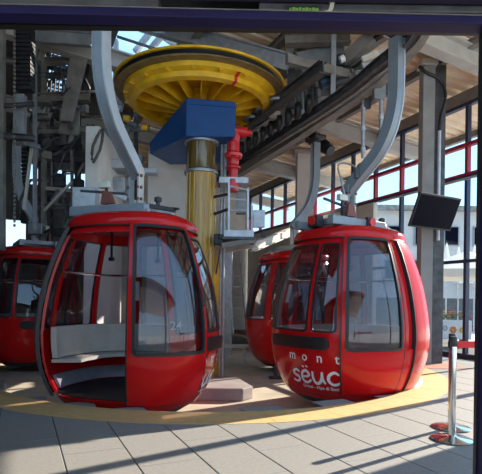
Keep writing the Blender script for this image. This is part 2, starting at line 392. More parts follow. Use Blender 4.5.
# concrete columns along the glass
def ccol(wd, n, top, w_, label_i, pipe):
    c = H(wd, n); r = setting('trim_%d' % label_i, c)
    rot = Matrix.Rotation(0.0, 3, 'Z')
    MB().box((c.x, c.y, top / 2), (w_, w_, top), rot).build('column_shaft', M['concl'] if label_i == 2 else M['conc'], r, bevel=0.015)
    MB().box((c.x, c.y, top + 0.06), (w_ * 1.35, w_ * 1.35, 0.12), rot).build('column_cap', M['wsteel'], r, bevel=0.01)
    if pipe:
        MB().ibeam((c.x + w_ / 2 + 0.15, c.y + 0.1, 0), (c.x + w_ / 2 + 0.15, c.y + 0.1, 6.4), 0.23, 0.26).build('steel_post', M['dsteel'], r)
        MB().cyl((c.x + w_ / 2 + 0.10, c.y - 0.12, 2.6), (c.x + w_ / 2 + 0.10, c.y - 0.12, 4.9), 0.035, 10).build('drain_pipe', M['galvl'], r)
        MB().tube(smoothpath([(c.x + w_ / 2 + 0.10, c.y - 0.12, 4.9), (c.x + w_ / 2 + 0.12, c.y - .14, 5.2), (c.x + w_ / 2 + 0.2, c.y - .16, 5.6), (c.x + w_ / 2 + .1, c.y - .14, 5.95), (c.x - 0.1, c.y - .18, 6.1), (c.x - 0.2, c.y - .1, 6.25)]), 0.035, 8).build('black_hose', M['black'], r)
    return r
ccol(-1.17, 1.76, 6.28, 0.255, 1, True)
ccol(5.35, 0.70, 6.30, 0.56, 2, False)
ccol(-4.88, 0.35, 6.2, 0.42, 3, True)

# ------------------------------------------------------------------ near portal frame
dr = setting('door_1', (0, 2.6, 0))
def near(px, py): return P(px, py, 2.6)
a, b = near(-60, 27), near(560, 37)
sl_ = (b - a).normalized()
lo, hi = 2.758, 2.858
tilt = Matrix.Rotation(R(.55), 3, 'Y')
MB().box((0, 2.62, 2.820), (4.4, 0.10, 0.044), tilt).build('header_beam', M['navy'], dr, bevel=0.006)
MB().box((0, 2.572, 2.8435), (4.4, 0.012, 0.004), tilt).build('header_lip', M['bsteel'], dr)
MB().box((0.0, 2.76, 2.93), (4.4, 0.05, 0.18)).build('header_recess', M['black'], dr)
MB().box((-1.42, 2.66, 2.90), (1.9, 0.10, 0.10)).build('door_track', M['dsteel'], dr, bevel=0.01)
MB().box((0.80, 2.66, 2.89), (1.45, 0.10, 0.045)).build('door_track', M['dsteel'], dr, bevel=0.01)
MB().box((0.70, 2.57, 2.94), (2.0, 0.06, 0.07)).build('header_fascia', M['navyp'], dr, bevel=0.005)
MB().box((1.416, 2.62, 1.40), (0.20, 0.12, 2.8)).build('door_post', M['navy'], dr, bevel=0.006)
MB().box((1.312, 2.665, 1.40), (0.010, 0.03, 2.8)).build('post_seal', M['black'], dr)
MB().box((-1.62, 2.62, 1.40), (0.20, 0.12, 2.8)).build('door_post', M['navy'], dr, bevel=0.006)
for k in range(9):
    MB().box((0.245 + k * 0.018, 2.600, 2.866), (0.011 + 0.003 * (k % 3), 0.006, 0.018 + 0.006 * (k % 2))).build('green_marking', M['glight'], dr)
MB().box((0.315, 2.615, 2.868), (0.20, 0.02, 0.05)).build('marking_plate', M['dark'], dr)
for k in range(3):
    MB().tube(smoothpath([(0.40 + .01 * k, 2.60, 2.856), (0.43 + .01 * k, 2.60, 2.858), (0.455 + .008 * k, 2.60, 2.87), (0.465 + .008 * k, 2.60, 2.91)]), 0.004, 6).build('loose_cable', M['ceramic'], dr)
for i, mt in enumerate((M['wsteel'],)):
    MB().tube(smoothpath([(-0.6, 2.64, 2.93), (-0.58, 2.63, 2.87), (-0.57, 2.64, 2.86)]), 0.004, 6).build('loose_cable', mt, dr)

# unseen porch round the camera, added to shade the header and bounce light
eh = setting('added_porch', (0, 0, 0))
MB().box((0, 0.1, 3.06), (9, 5.0, 0.12)).build('added_soffit', M['concl'], eh)
MB().box((-3.8, 2.62, 1.5), (4.2, 0.16, 3.0)).build('added_panel', M['concb'], eh)
MB().box((0, 2.66, 3.12), (9, 0.16, 0.24)).build('added_fascia', M['dwall'], eh)
for x in (-4.3, 4.3): MB().box((x, -2.2, 1.5), (0.3, 0.3, 3.0)).build('added_post', M['concb'], eh)

# ------------------------------------------------------------------ gondola cabins
PROF = [(-0.22, .60), (-0.10, .75), (0.0, .825), (0.20, .912), (0.45, .975), (0.74, 1.0), (0.95, .995), (1.29, .955), (1.60, .895), (1.98, .785), (2.12, .73), (2.30, .655), (2.5, .58)]
def prof(z):
    if z <= PROF[0][0]: return PROF[0][1]
    for i in range(len(PROF) - 1):
        if z <= PROF[i + 1][0]:
            z0, p0 = PROF[i]; z1, p1 = PROF[i + 1]
            m0 = (p1 - PROF[i - 1][1]) / (z1 - PROF[i - 1][0]) if i else (p1 - p0) / (z1 - z0)
            m1 = (PROF[i + 2][1] - p0) / (PROF[i + 2][0] - z0) if i + 2 < len(PROF) else (p1 - p0) / (z1 - z0)
            h = z1 - z0; t = (z - z0) / h
            return (2 * t**3 - 3 * t**2 + 1) * p0 + (t**3 - 2 * t**2 + t) * h * m0 + (-2 * t**3 + 3 * t**2) * p1 + (t**3 - t**2) * h * m1
    return PROF[-1][1]
CA, CB, CN = 1.14, 1.02, 2.7
def rad(ph):
    return ((abs(sin(ph)) / CA) ** CN + (abs(cos(ph)) / CB) ** CN) ** (-1 / CN)
def surf(deg, z, off=0.0):
    ph = R(deg); r = rad(ph) * prof(z) + off
    return Vector((sin(ph) * r, -cos(ph) * r, z))
def patch(m, p0, p1, z0, z1, o0, o1, rc=0.0, nv=None, du=4.0):
    """solid curved panel between two angles and two heights, corners rounded by rc (metres)"""
    nu = max(2, int(abs(p1 - p0) / du) + 1); nv = nv or max(2, int((z1 - z0) / 0.14) + 1)
    rm = 1.03 * pi / 180; us = [p0 + (p1 - p0) * i / nu for i in range(nu + 1)]
    if rc:
        for f in (0.15, 0.45, 0.8): us += [p0 + rc * f / rm, p1 - rc * f / rm]
        us = sorted(us)
    cols = []
    for u in us:
        d = min(u - p0, p1 - u) * rm; c = 0.0
        if rc and d < rc: c = rc - math.sqrt(max(0, rc * rc - (rc - d) ** 2))
        cols.append([(u, z0 + c + (z1 - z0 - 2 * c) * j / nv) for j in range(nv + 1)])
    W = nv + 1; n = len(cols) * W
    vs = [surf(u, z, o0) for c in cols for u, z in c] + [surf(u, z, o1) for c in cols for u, z in c]; fs = []
    for i in range(len(cols) - 1):
        for j in range(nv):
            a = i * W + j; fs += [(a, a + 1, a + W + 1, a + W), (n + a, n + a + W, n + a + W + 1, n + a + 1)]
        fs += [(i * W, (i + 1) * W, n + (i + 1) * W, n + i * W), (i * W + nv, n + i * W + nv, n + (i + 1) * W + nv, (i + 1) * W + nv)]
    for j in range(nv):
        k = (len(cols) - 1) * W; fs += [(j, n + j, n + j + 1, j + 1), (k + j, k + j + 1, n + k + j + 1, n + k + j)]
    return m.add(vs, fs)
def ringband(m, p0, p1, z0, z1, o0, o1, rc, wid):
    rm = 1.03 * pi / 180; per = []
    def corner(cx, cz, a):
        for k in range(4):
            t = a + pi / 2 * k / 3; per.append((cx + rc * cos(t) / rm, cz + rc * sin(t), cos(t), sin(t)))
    def side(pa, pb, n):
        for k in range(1, n): per.append((pa[0] + (pb[0] - pa[0]) * k / n, pa[1] + (pb[1] - pa[1]) * k / n, pa[2], pa[3]))
    ru = rc / rm
    corner(p1 - ru, z1 - rc, 0); nu = max(2, int((p1 - p0) / 5)); nz = max(2, int((z1 - z0) / 0.15))
    side((p1 - ru, z1, 0, 1), (p0 + ru, z1, 0, 1), nu); corner(p0 + ru, z1 - rc, pi / 2)
    side((p0, z1 - rc, -1, 0), (p0, z0 + rc, -1, 0), nz); corner(p0 + ru, z0 + rc, pi)
    side((p0 + ru, z0, 0, -1), (p1 - ru, z0, 0, -1), nu); corner(p1 - ru, z0 + rc, 3 * pi / 2)
    side((p1, z0 + rc, 1, 0), (p1, z1 - rc, 1, 0), nz)
    vs = []
    for u, z, nu_, nz_ in per:
        ui, zi = u - nu_ * wid / rm, z - nz_ * wid
        vs += [surf(u, z, o0), surf(u, z, o1), surf(ui, zi, o1), surf(ui, zi, o0)]
    k = len(per); fs = []
    for i in range(k):
        a, b = i * 4, ((i + 1) % k) * 4
        for q in range(4): fs.append((a + q, b + q, b + (q + 1) % 4, a + (q + 1) % 4))
    return m.add(vs, fs)
def decal(m, vs, fs, deg, z, off, slant=0.0):
    out = []
    for v in vs:
        zz = z + v.y + slant * v.x; r = rad(R(deg)) * prof(zz)
        out.append(surf(deg + math.degrees(v.x / r), zz, off))
    return m.add(out, fs)
def stroke(pts, wd):
    pts = smoothpath([Vector((x, y, 0)) for x, y in pts], 5); L = []; n = len(pts)
    for i, p in enumerate(pts):
        d = (pts[min(i + 1, n - 1)] - pts[max(i - 1, 0)]).normalized(); q = Vector((-d.y, d.x, 0))
        t = i / (n - 1); k = wd / 2 * (0.65 + 0.55 * sin(pi * (0.12 + 0.8 * t)))
        L += [p + q * k, p - q * k]
    return L, [(2 * i, 2 * i + 1, 2 * i + 3, 2 * i + 2) for i in range(n - 1)]
GLY = {'s': [[(.88, .82), (.55, 1.0), (.18, .82), (.32, .56), (.70, .42), (.74, .12), (.38, 0), (.0, .14)]],
       'e': [[(.10, .48), (.62, .52), (.86, .72), (.55, 1.0), (.15, .80), (.05, .38), (.30, .03), (.70, .05), (1.0, .28)], [(.28, 1.26), (.34, 1.38)], [(.66, 1.30), (.72, 1.42)]],
       'u': [[(.06, .98), (.05, .45), (.26, .03), (.62, .12), (.84, .55), (.92, 1.0)], [(.92, 1.0), (.88, .45), (1.08, .02)]],
       'c': [[(.96, .80), (.64, 1.0), (.22, .78), (.08, .36), (.36, .02), (.78, .06), (1.15, .34)]]}
def logo(deg, off, B, root):
    x = -0.41; hh = 0.175; first = None
    for ch, adv in (('s', .185), ('e', .205), ('u', .225), ('c', .2)):
        m = MB()
        for st in GLY[ch]:
            st = [(x + px * 0.175, py * hh) for px, py in st]
            v, f = stroke(st, 0.036); decal(m, v, f, deg, 0.14, off, 0.02)
        x += adv
        o = B(m, 'letter' if first else 'logo', M['white'], first or root, sm=False); first = first or o
    for k, ch in enumerate('mont'):
        v, f = text_mesh(ch, 0.185, 0.002); m = MB()
        v = [Vector((q.x + (-0.37 + k * 0.245), q.y, 0)) for q in v]; decal(m, v, f, deg, 0.455, off, -0.02); B(m, 'letter', M['white'], first, sm=False)
    v, f = text_mesh('Ortisei - Alpe di Siusi', 0.066, 0.0012); m = MB(); decal(m, v, f, deg + 3, 0.06, off, 0.0); B(m, 'caption', M['white'], first, sm=False)

PANES = [(54.5, 72.5), (76, 116), (119, 145)]
def cabin(name, label, pos, beta, reach=0.9, leaf_shift=0.0, number=None, logos=(-1, 1), zoff=0.0, armtop=5.05, wide=0):
    root = thing('gondola_cabin', label, 'cabin', (pos[0], pos[1], zoff), R(beta), 'red gondola cabins')
    B = lambda m, n, mt, par=root, sm=True, bev=0: m.build(n, mt, par, smooth=sm, bevel=bev, local=True)
    # shell
    m = MB(); patch(m, 51, 309, -0.10, 0.86, -0.03, 0, nv=9); B(m, 'lower_shell', M['red'])
    m = MB(); patch(m, -51, 51, -0.10, 0.05, -0.06, 0); B(m, 'door_sill', M['red'])
    m = MB(); patch(m, -180, 180, 2.11, 2.32, -0.03, 0, nv=2); B(m, 'upper_band', M['red'])
    prof_b = MB(); k = 48
    vs = [surf(i * 360 / k, -0.10, -0.004) for i in range(k)] + [surf(i * 360 / k, -0.21, -0.02) for i in range(k)]
    prof_b.add(vs, [(i, (i + 1) % k, k + (i + 1) % k, k + i) for i in range(k)] + [tuple(range(k, 2 * k))]); B(prof_b, 'underbody', M['dark'])
    m = MB(); vs = [surf(i * 360 / k, 0.05, -0.035) for i in range(k)]; lo_ = [v + Vector((0, 0, -0.06)) for v in vs]
    m.add(vs + lo_, [tuple(range(k)), tuple(range(k, 2 * k))[::-1]] + [(i, (i + 1) % k, k + (i + 1) % k, k + i) for i in range(k)]); B(m, 'cabin_floor', M['black'], sm=False)
    for a_, w_ in ((52.7, 4), (74.2, 3.8), (117.5, 3.4), (150, 10)):
        for s in (-1, 1):
            m = MB(); patch(m, s * a_ - w_ / 2, s * a_ + w_ / 2, 0.85, 2.12, -0.035, 0.0, nv=9); B(m, 'pillar', M['red'])
    spans = [(s * a_, s * b_) if s > 0 else (-b_, -a_) for a_, b_ in PANES for s in (1, -1)] + [(155, 205)]
    for u0, u1 in spans:
        m = MB(); patch(m, u0, u1, 0.87, 2.11, -0.018, -0.010, nv=9); p = B(m, 'window_pane', M['cglass'])
        m = MB(); ringband(m, u0 - 0.3, u1 + 0.3, 0.86, 2.12, -0.022, 0.006, 0.06, 0.026); B(m, 'window_seal', M['black'], p)
    # roof
    m = MB(); rings = [(2.205, 0.0), (2.205, 0.085), (2.26, 0.092), (2.33, 0.06), (2.38, -0.03), (2.41, -0.25), (2.425, -0.52)]
    vs = []
    for z, o in rings:
        for i in range(k):
            ph = R(i * 360 / k); r = max(0.02, rad(ph) * prof(2.30) + o); vs.append(Vector((sin(ph) * r, -cos(ph) * r, z)))
    fs = [(j * k + i, j * k + (i + 1) % k, (j + 1) * k + (i + 1) % k, (j + 1) * k + i) for j in range(len(rings) - 1) for i in range(k)]
    fs.append(tuple((len(rings) - 1) * k + i for i in range(k))); m.add(vs, fs); rf = B(m, 'roof', M['red'])
    m = MB(); vs = [surf(i * 360 / k, 2.22, -0.03) for i in range(k)]; m.add(vs + [v + Vector((0, 0, .02)) for v in vs], [tuple(range(k)), tuple(range(k, 2 * k))]); B(m, 'ceiling_lining', M['redin'], sm=False)
    m = MB(); ringpts = [surf(i * 360 / k, 2.27, 0.0) for i in range(k)]
    vs = []
    for i in range(k):
        ph = R(i * 360 / k); r = rad(ph) * prof(2.30); d_ = Vector((sin(ph), -cos(ph), 0))
        for o, z in ((0.070, 2.192), (0.092, 2.192), (0.092, 2.207), (0.070, 2.207)): vs.append(d_ * (r + o) + Vector((0, 0, z)))
    m.add(vs, [(i * 4 + q, ((i + 1) % k) * 4 + q, ((i + 1) % k) * 4 + (q + 1) % 4, i * 4 + (q + 1) % 4) for i in range(k) for q in range(4)]); B(m, 'drip_edge', M['black'], rf)
    # door leaves
    for s in (-1, 1):
        u0, u1 = (0.4, 51.0) if s > 0 else (-51.0, -0.4)
        sh = (leaf_shift if s > 0 else leaf_shift * 1.75) * s; u0 += sh; u1 += sh; o0, o1 = 0.02, 0.052
        if leaf_shift: o0, o1 = 0.04, 0.075
        m = MB(); patch(m, u0, u1, 0.02, 0.63, o0, o1, nv=6); leaf = B(m, 'door_leaf', M['red'])
        m = MB(); patch(m, u0, u1, 2.19, 2.215, o0, o1); B(m, 'leaf_top_rail', M['red'], leaf)
        ws_ = wide if (wide and s > 0) else 2.6
        for (q0, q1) in ((u0, u0 + ws_), (u1 - 2.6, u1)):
            if q1 - q0 > 10:   # stepped, door pocket side
                m = MB(); patch(m, q0, q0 + 10, 0.02, 2.18, o0 - .035, o0 + .004, nv=12); B(m, 'pocket_panel', M['red'], leaf)
                m = MB(); patch(m, q0 + 10, q0 + 11.2, 0.02, 2.18, o0 - .02, o1 + .03, nv=12); B(m, 'pocket_seal', M['black'], leaf)
                m = MB(); patch(m, q0 + 11.2, q1 + 20, 0.10, 2.18, o0, o1 + .005, nv=12); B(m, 'leaf_stile', M['red'], leaf)
                continue
            m = MB(); patch(m, q0, q1, 0.62, 2.20, o0, o1, nv=10); B(m, 'leaf_stile', M['red'], leaf)
        if ws_ > 10:
            continue
        m = MB(); patch(m, u0 + ws_ - .2, u1 - 2.4, 0.63, 2.19, o0 + .010, o0 + .018, nv=10); B(m, 'leaf_pane', M['cglass'], leaf)
        m = MB(); ringband(m, u0 + ws_ - .4, u1 - 2.2, 0.62, 2.20, o0 - 0.002, o1 + 0.006, 0.07, 0.038); B(m, 'leaf_pane_seal', M['black'], leaf)
        for q in ((u0 - 0.9, u0), (u1, u1 + 0.5)):
            m = MB(); patch(m, q[0], q[1], 0.02, 2.20, o0 - 0.01, o1 + 0.004, nv=12); B(m, 'edge_seal', M['black'], leaf)
        m = MB(); patch(m, u0 + 3.4, u1 - 3.4, 0.615, 0.65, o0 - 0.012, o0 + .004); B(m, 'leaf_inner_rail', M['redin'], leaf)
        m = MB(); g0 = u1 - 2.6 if s > 0 else u0 + 2.0
        m.tube([surf(g0, 1.20, o1 + 0.005), surf(g0, 1.22, o1 + 0.03), surf(g0, 1.40, o1 + 0.03), surf(g0, 1.42, o1 + 0.005)], 0.008, 6, up=(1, 0, 0)); B(m, 'handle', M['dark'], leaf)
        if number and s > 0:
            v, f = text_mesh(number, 0.145, 0.002); m = MB(); decal(m, v, f, u0 + 26.5, 0.93, o0 + 0.024); B(m, 'number', mat('etched_grey_number', (0.26, 0.27, 0.28), 0.6, 0, 0.03), leaf, sm=False)
    # ends: bumper and logo
    for s in (-1, 1):
        b0 = 79 if leaf_shift else 59
        m = MB(); patch(m, min(s * b0, s * 111), max(s * b0, s * 111), 0.63, 0.80, 0.0, 0.055, rc=0.06, nv=3, du=3); B(m, 'bumper', M['black'])
        if s in logos:
            logo(90 if s > 0 else -72, 0.006, B, root)
    # interior
    m = MB(); patch(m, 62, 298, 0.47, 0.89, -0.17, -0.10, nv=3); be = B(m, 'bench_back', M['bench'])
    m = MB(); patch(m, 62, 298, 0.41, 0.455, -0.46, -0.08, nv=1); B(m, 'bench_seat', M['bench'], be)
    m = MB(); patch(m, 62, 298, 0.07, 0.24, -0.08, -0.04, nv=2); B(m, 'kick_strip', M['kick'])
    m = MB(); m.tube([surf(a_, 1.64, -0.10) for a_ in range(64, 299, 9)], 0.018, 8); B(m, 'grab_rail', M['chrome'])
    for a_ in (66, 112, 150, 210, 248, 294):
        m = MB(); m.cyl(surf(a_, 1.64, -0.10), surf(a_, 1.64, -0.02), 0.012, 6); B(m, 'rail_bracket', M['dark'])
    for x, y in ((-0.22, -.23), (0.25, .20)):
        m = MB(); m.bar((x, y, 2.22), (x, y, 1.84), 0.03, 0.012); m.cyl((x - .03, y, 1.82), (x + .03, y, 1.82), 0.03, 10); B(m, 'strap_handle', M['black'])
    m = MB(); patch(m, 206, 211, 1.26, 1.56, -0.046, -0.038, nv=2); B(m, 'notice_sticker', M['white'])
    # roof gear
    for y in (-0.36, 0.36):
        m = MB(); m.box((-.20, y, 2.455), (1.15, 0.11, 0.13)); B(m, 'roof_beam', M['hang'], sm=False, bev=0.012)
        m = MB(); m.cyl((.375, y, 2.455), (.405, y, 2.455), 0.055, 16); B(m, 'beam_cap', M['galvl'])
    for x in (-0.5, 0.0, 0.3):
        m = MB(); m.box((x, 0, 2.49), (0.12, 0.72, 0.09)); B(m, 'roof_crossbar', M['steel'], sm=False, bev=0.01)
    m = MB(); m.bar((0.36, -0.32, 2.50), (0.72, -0.22, 2.44), 0.07, 0.05); m.bar((0.42, -0.05, 2.52), (0.80, -0.3, 2.44), 0.03, 0.03); m.cyl((0.48, -0.25, 2.46), (0.48, -0.25, 2.56), 0.03, 8); m.lathe([(0.001, 2.55), (.05, 2.56), (.05, 2.61), (.001, 2.63)], (0.48, -0.25, 0), 10); B(m, 'door_lever', M['dark'], sm=False)
    if wide:
        for c_, d_ in (((-.72, 0.0, 2.47), (.12, .20, .16)), ((.0, -.42, 2.47), (.16, .06, .16))):
            m = MB(); m.box(c_, d_); B(m, 'lamp_bracket', M['dark'], sm=False)
        for p_, q_ in (((-.775, 0, 2.48), (-.81, 0, 2.48)), ((0, -.445, 2.48), (0, -.48, 2.48))):
            m = MB(); m.cyl(p_, q_, .066, 16); B(m, 'reflector', M['hred'])
    m = MB(); m.bar((-0.75, -0.2, 2.78), (-0.1, -0.12, 2.72), 0.03, 0.03); m.bar((-0.35, -0.18, 2.56), (-0.35, -0.18, 2.80), 0.03, 0.03); B(m, 'cable_lever', M['dark'], sm=False)
    m = MB(); m.box((-0.37, -0.2, 2.84), (0.17, 0.08, 0.09)); B(m, 'lever_block', M['ceramic'], sm=False, bev=0.01)
    m = MB(); m.prism([(-0.36, 2.56), (-0.16, 2.56), (-0.22, 2.72), (-0.33, 2.74)], lambda x, z: Vector((x, -0.30, z)), lambda x, z: Vector((x, -0.24, z))); B(m, 'lever_plate', M['rust'], sm=False)
    # hanger
    for s in (-1, 1):
        m = MB(); m.box((s * 0.075, 0, 2.80), (0.035, 0.13, 0.62)); pl = B(m, 'hanger_plate', M['wsteel'] if s > 0 else M['steel'], sm=False, bev=0.008)
        for z in (2.66, 2.82, 2.98):
            m = MB(); m.cyl((s * 0.09, -0.03, z), (s * 0.115, -0.03, z), 0.022, 8); m.cyl((s * 0.075, -0.066, z), (s * 0.075, -0.085, z), 0.018, 8); B(m, 'bolt', M['rust'], pl, sm=False)
    k_ = reach / 0.97
    arm = smoothpath([(0, 0.05, 2.98), (0, -0.07 * k_, 3.10), (0, -0.36 * k_, 3.30), (0, -0.66 * k_, 3.53), (0, -0.86 * k_, 3.82), (0, -0.955 * k_, 4.15), (0, -0.97 * k_, 4.5), (0, -0.97 * k_, armtop)], 5)
    m = MB(); m.sweep(arm, [(-.075, -.062), (.035, -.062), (.035, .062), (-.075, .062)], up=(1, 0, 0)); B(m, 'hanger_arm', M['hang'])
    # flange lies on the face turned to the far end of the cabin
    for zz, mt in ((0.07, M['hangl']), (-0.07, M['hang'])):
        m = MB(); m.sweep([p + Vector((zz, 0, 0)) for p in arm], [(-.085, -.012), (.085, -.012), (.085, .012), (-.085, .012)], up=(1, 0, 0)); B(m, 'arm_flange', mt)
    m = MB(); m.box((0, -reach, armtop + 0.08), (0.46, 0.14, 0.14)); gr = B(m, 'cable_grip', M['dsteel'], sm=False, bev=0.02)
    for x in (-0.18, 0.18):
        m = MB(); m.cyl((x, -reach - .14, armtop + .1), (x, -reach + .14, armtop + .1), 0.06, 14); B(m, 'grip_wheel', M['dark'], gr)
    return root
c1 = cabin('a', 'red gondola cabin with its door open, pale bench inside, number 24 on glass', (-1.48, 6.65), -18, 0.85, 26.5, '24')
c2 = cabin('b', 'red gondola cabin beside the chrome posts, doors shut, full white logo on its end', (1.68, 7.55), 35, 0.86, wide=30)
c3 = cabin('c', 'red gondola cabin half hidden behind the one with the full logo', (1.22, 11.2), 114, 0.55)
c4 = cabin('d', 'red gondola cabin in the shade behind the open one, under dark machinery', (-4.75, 11.0), 122, -0.40, logos=(-1,))

# ------------------------------------------------------------------ bullwheel on its column
WC = Vector((-0.9, 10.0, 5.53))
bw = thing('bullwheel', 'large yellow bullwheel with ribbed underside and black rope groove overhead', 'wheel', WC)
RW = 1.74
MB().lathe([(RW - .14, .10), (RW + .01, .10), (RW + .03, .13), (RW - .14, .14)], WC, 72, closed=True).build('upper_flange', M['yellow'], bw, True)
MB().lathe([(RW - .16, .005), (RW - .03, .005), (RW - .07, .05), (RW - .03, .095), (RW - .16, .095)], WC, 72, closed=True).build('rope_liner', M['black'], bw, True)
MB().lathe([(RW - .20, 0), (RW - .20, -.035), (RW + .0, -.03), (RW + .0, 0)], WC, 72, closed=True).build('lower_flange', M['yellowd'], bw, True)
MB().lathe([(RW - .17, .0), (RW - .18, -.12), (RW - .29, -.16), (RW - .30, -.25), (RW - .43, -.27), (RW - .45, -.02), (RW - .52, .02), (RW - .17, .02)], WC, 72, closed=True).build('rim_drum', M['yellow'], bw, True)
MB().lathe([(0.25, .0), (RW - .44, .0), (RW - .44, .025), (0.25, .025)], WC, 72, closed=True).build('web_disc', M['yellow'], bw, True)
MB().lathe([(0.02, -.40), (0.30, -.40), (0.34, -.34), (0.34, -.10), (0.44, -.02), (0.44, .12), (0.02, .12)], WC, 40).build('hub', M['yellow'], bw, True)
for k in range(16):
    a = 2 * pi * k / 16 + 0.1; d = Vector((cos(a), sin(a), 0)); t = Vector((-sin(a), cos(a), 0)) * 0.012
    q = [d * 0.33 + Vector((0, 0, -.36)), d * (RW - .445) + Vector((0, 0, -.15)), d * (RW - .445), d * 0.33]
    MB().add([WC + v + t for v in q] + [WC + v - t for v in q], [(0, 1, 2, 3), (7, 6, 5, 4), (0, 4, 5, 1), (1, 5, 6, 2), (2, 6, 7, 3), (3, 7, 4, 0)]).build('rib', M['yellow'], bw)
for k in range(20):
    a = 2 * pi * k / 20; mt = Matrix.Rotation(a, 3, 'Z')
    MB().box(WC + Vector((cos(a), sin(a), 0)) * (RW - .22) + Vector((0, 0, -.15)), (0.10, 0.05, 0.04), mt).build('lug', M['yellow'], bw)
m = MB(); m.lathe([(RW - .176, -.12), (RW - .17, -.125), (RW - .285, -.168), (RW - .295, -.255), (RW - .43, -.276), (RW - .43, -.268)], WC, 3, a0=R(-60), a1=R(-57.5)); m.build('red_paint_mark', M['hred'], bw)

gb = thing('drive_column', 'yellow cylindrical drive column under a blue gearbox below the bullwheel', 'drive', (-0.83, 9.6, -0.35))
bx = [(-.16, 9.22), (-1.10, 9.22), (-2.02, 10.35), (-1.7, 11.2), (-.16, 11.0)]
bt = [5.10, 5.16, 4.66, 4.80, 5.10]
MB().add([(x, y, 4.42) for x, y in bx] + [(x, y, z) for (x, y), z in zip(bx, bt)], [(4, 3, 2, 1, 0), (0, 1, 6, 5), (1, 2, 7, 6), (2, 3, 8, 7), (3, 4, 9, 8), (4, 0, 5, 9), (5, 6, 9), (6, 7, 8), (6, 8, 9)]).build('gearbox_housing', M['blue'], gb, bevel=0.02)
MB().prism([(-.14, 4.98), (-.14, 5.03), (-1.10, 5.09), (-1.10, 5.04)], lambda x, z: Vector((x, 9.20, z)), lambda x, z: Vector((x, 9.23, z))).build('housing_seam', M['blue'], gb)
MB().lathe([(.30, -.35), (.30, 3.80)], (-0.83, 9.6, 0), 40).build('column_tube', M['column'], gb, True)
MB().lathe([(.302, 3.86), (.302, 4.44)], (-0.83, 9.6, 0), 40).build('column_sleeve', M['sleeve'], gb, True)
for z in (3.82, 4.42):
    MB().lathe([(.29, z - .035), (.34, z - .035), (.345, z), (.34, z + .02), (.29, z + .02)], (-0.83, 9.6, 0), 40, closed=True).build('flange_ring', M['galv'], gb, True)
MB().lathe([(.05, -.35), (.62, -.35), (.62, -.28), (.05, -.28)], (-0.83, 9.6, 0), 40).build('base_flange', M['steel'], gb, True)
for k in range(7):
    a = R(-150 + k * 20); MB().bar((-0.83 + .306 * cos(a), 9.6 + .306 * sin(a), .0), (-0.83 + .306 * cos(a), 9.6 + .306 * sin(a), 3.78), 0.02, 0.02).build('column_strake', M['column'], gb)
for x in (-.42, -.36):
    MB().cyl((x, 9.62, -.3), (x, 9.62, 4.4), 0.028, 8).build('riser_pipe', M['galv'], gb, True)

hy = thing('hydraulic_unit', 'bright red hydraulic cylinder hanging beside the blue gearbox', 'hydraulic', (-0.16, 9.35, 3.4))
hx, hyy = -0.19, 9.35
def lt(prof_, n, mt): MB().lathe(prof_, (hx, hyy, 0), 20).build(n, mt, hy, True)
lt([(.01, 3.40), (.11, 3.40), (.115, 3.62), (.09, 3.64), (.09, 3.86), (.01, 3.86)], 'lower_barrel', M['hred'])
lt([(.01, 3.84), (.15, 3.84), (.15, 3.88), (.10, 3.92), (.115, 4.0), (.10, 4.06), (.01, 4.06)], 'lower_collar', M['hred'])
lt([(.01, 4.05), (.17, 4.07), (.18, 4.12), (.12, 4.17), (.12, 4.34), (.10, 4.36), (.01, 4.36)], 'upper_barrel', M['hred'])
MB().cyl((hx + .02, hyy, 4.34), (hx + .06, hyy, 4.56), .085, 14).build('neck', M['hred'], hy, True)
MB().cyl((hx - .06, hyy, 4.60), (hx + .26, hyy, 4.55), .10, 14).build('elbow_block', M['hred'], hy, True)
MB().cyl((hx + .26, hyy, 4.55), (hx + .36, hyy, 4.54), .06, 12).build('port_cap', M['hred'], hy, True)
for k in range(6):
    a = 2 * pi * k / 6; MB().cyl((hx + .14 * cos(a), hyy + .14 * sin(a), 4.03), (hx + .14 * cos(a), hyy + .14 * sin(a), 4.10), .018, 6).build('bolt', M['hred'], hy)

# maintenance platform
pf = thing('service_platform', 'small galvanised service platform with railings beside the yellow column', 'platform', (-0.15, 9.4, 2.45))
def pp(px, py, Y=9.3): return P(px, py, Y)
for px, y0, y1, Y in ((229, 183, 238, 9.1), (248, 188, 240, 9.1), (224, 184, 236, 9.9), (252, 205, 240, 9.9), (237, 190, 214, 9.9)):
    MB().bar(pp(px, y0, Y), pp(px, y1, Y), .04, .04).build('railing_post', M['galvl'], pf)
for (a, b, Y) in (((229, 186), (248, 190), 9.1), ((229, 210), (248, 210), 9.1), ((229, 199), (248, 200), 9.1), ((224, 186), (224, 186.5), 9.1)):
    MB().tube([pp(*a, Y), pp(*b, Y)], .02, 8).build('railing_bar', M['galvl'], pf)
MB().box(pp(239, 234, 9.05), (.56, .02, .14)).build('kick_plate', M['galvl'], pf)
MB().box(pp(234, 183, 9.5) , (.56, .50, .11)).build('top_tray', M['galvl'], pf)
MB().box(pp(239, 241, 9.5), (.62, .95, .05)).build('grating_floor', M['dsteel'], pf)
MB().box(pp(219, 240, 9.3), (.20, .25, .20)).build('junction_box', M['black'], pf, bevel=.02)
MB().box(pp(221, 237, 9.2), (.10, .12, .10)).build('cable_gland', M['dark'], pf, bevel=.02)
MB().box(pp(241, 203, 9.8), (.20, .2, .44)).build('control_cabinet', M['steel'], pf, bevel=.01)
MB().bar(pp(214, 197, 9.4), pp(229, 194, 9.2), .03, .05).build('bracket', M['dark'], pf)
MB().bar(pp(214, 214, 9.4), pp(229, 209, 9.2), .03, .05).build('bracket', M['dark'], pf)
for Y in (9.1, 9.5, 9.9):
    MB().bar(pp(222, 246, Y), pp(256, 240, Y), .09, .10).build('bearer', M['bsteel'], pf)
MB().bar(pp(220, 249, 9.3), pp(216, 274, 9.3), .03, .03).build('strut', M['dark'], pf)
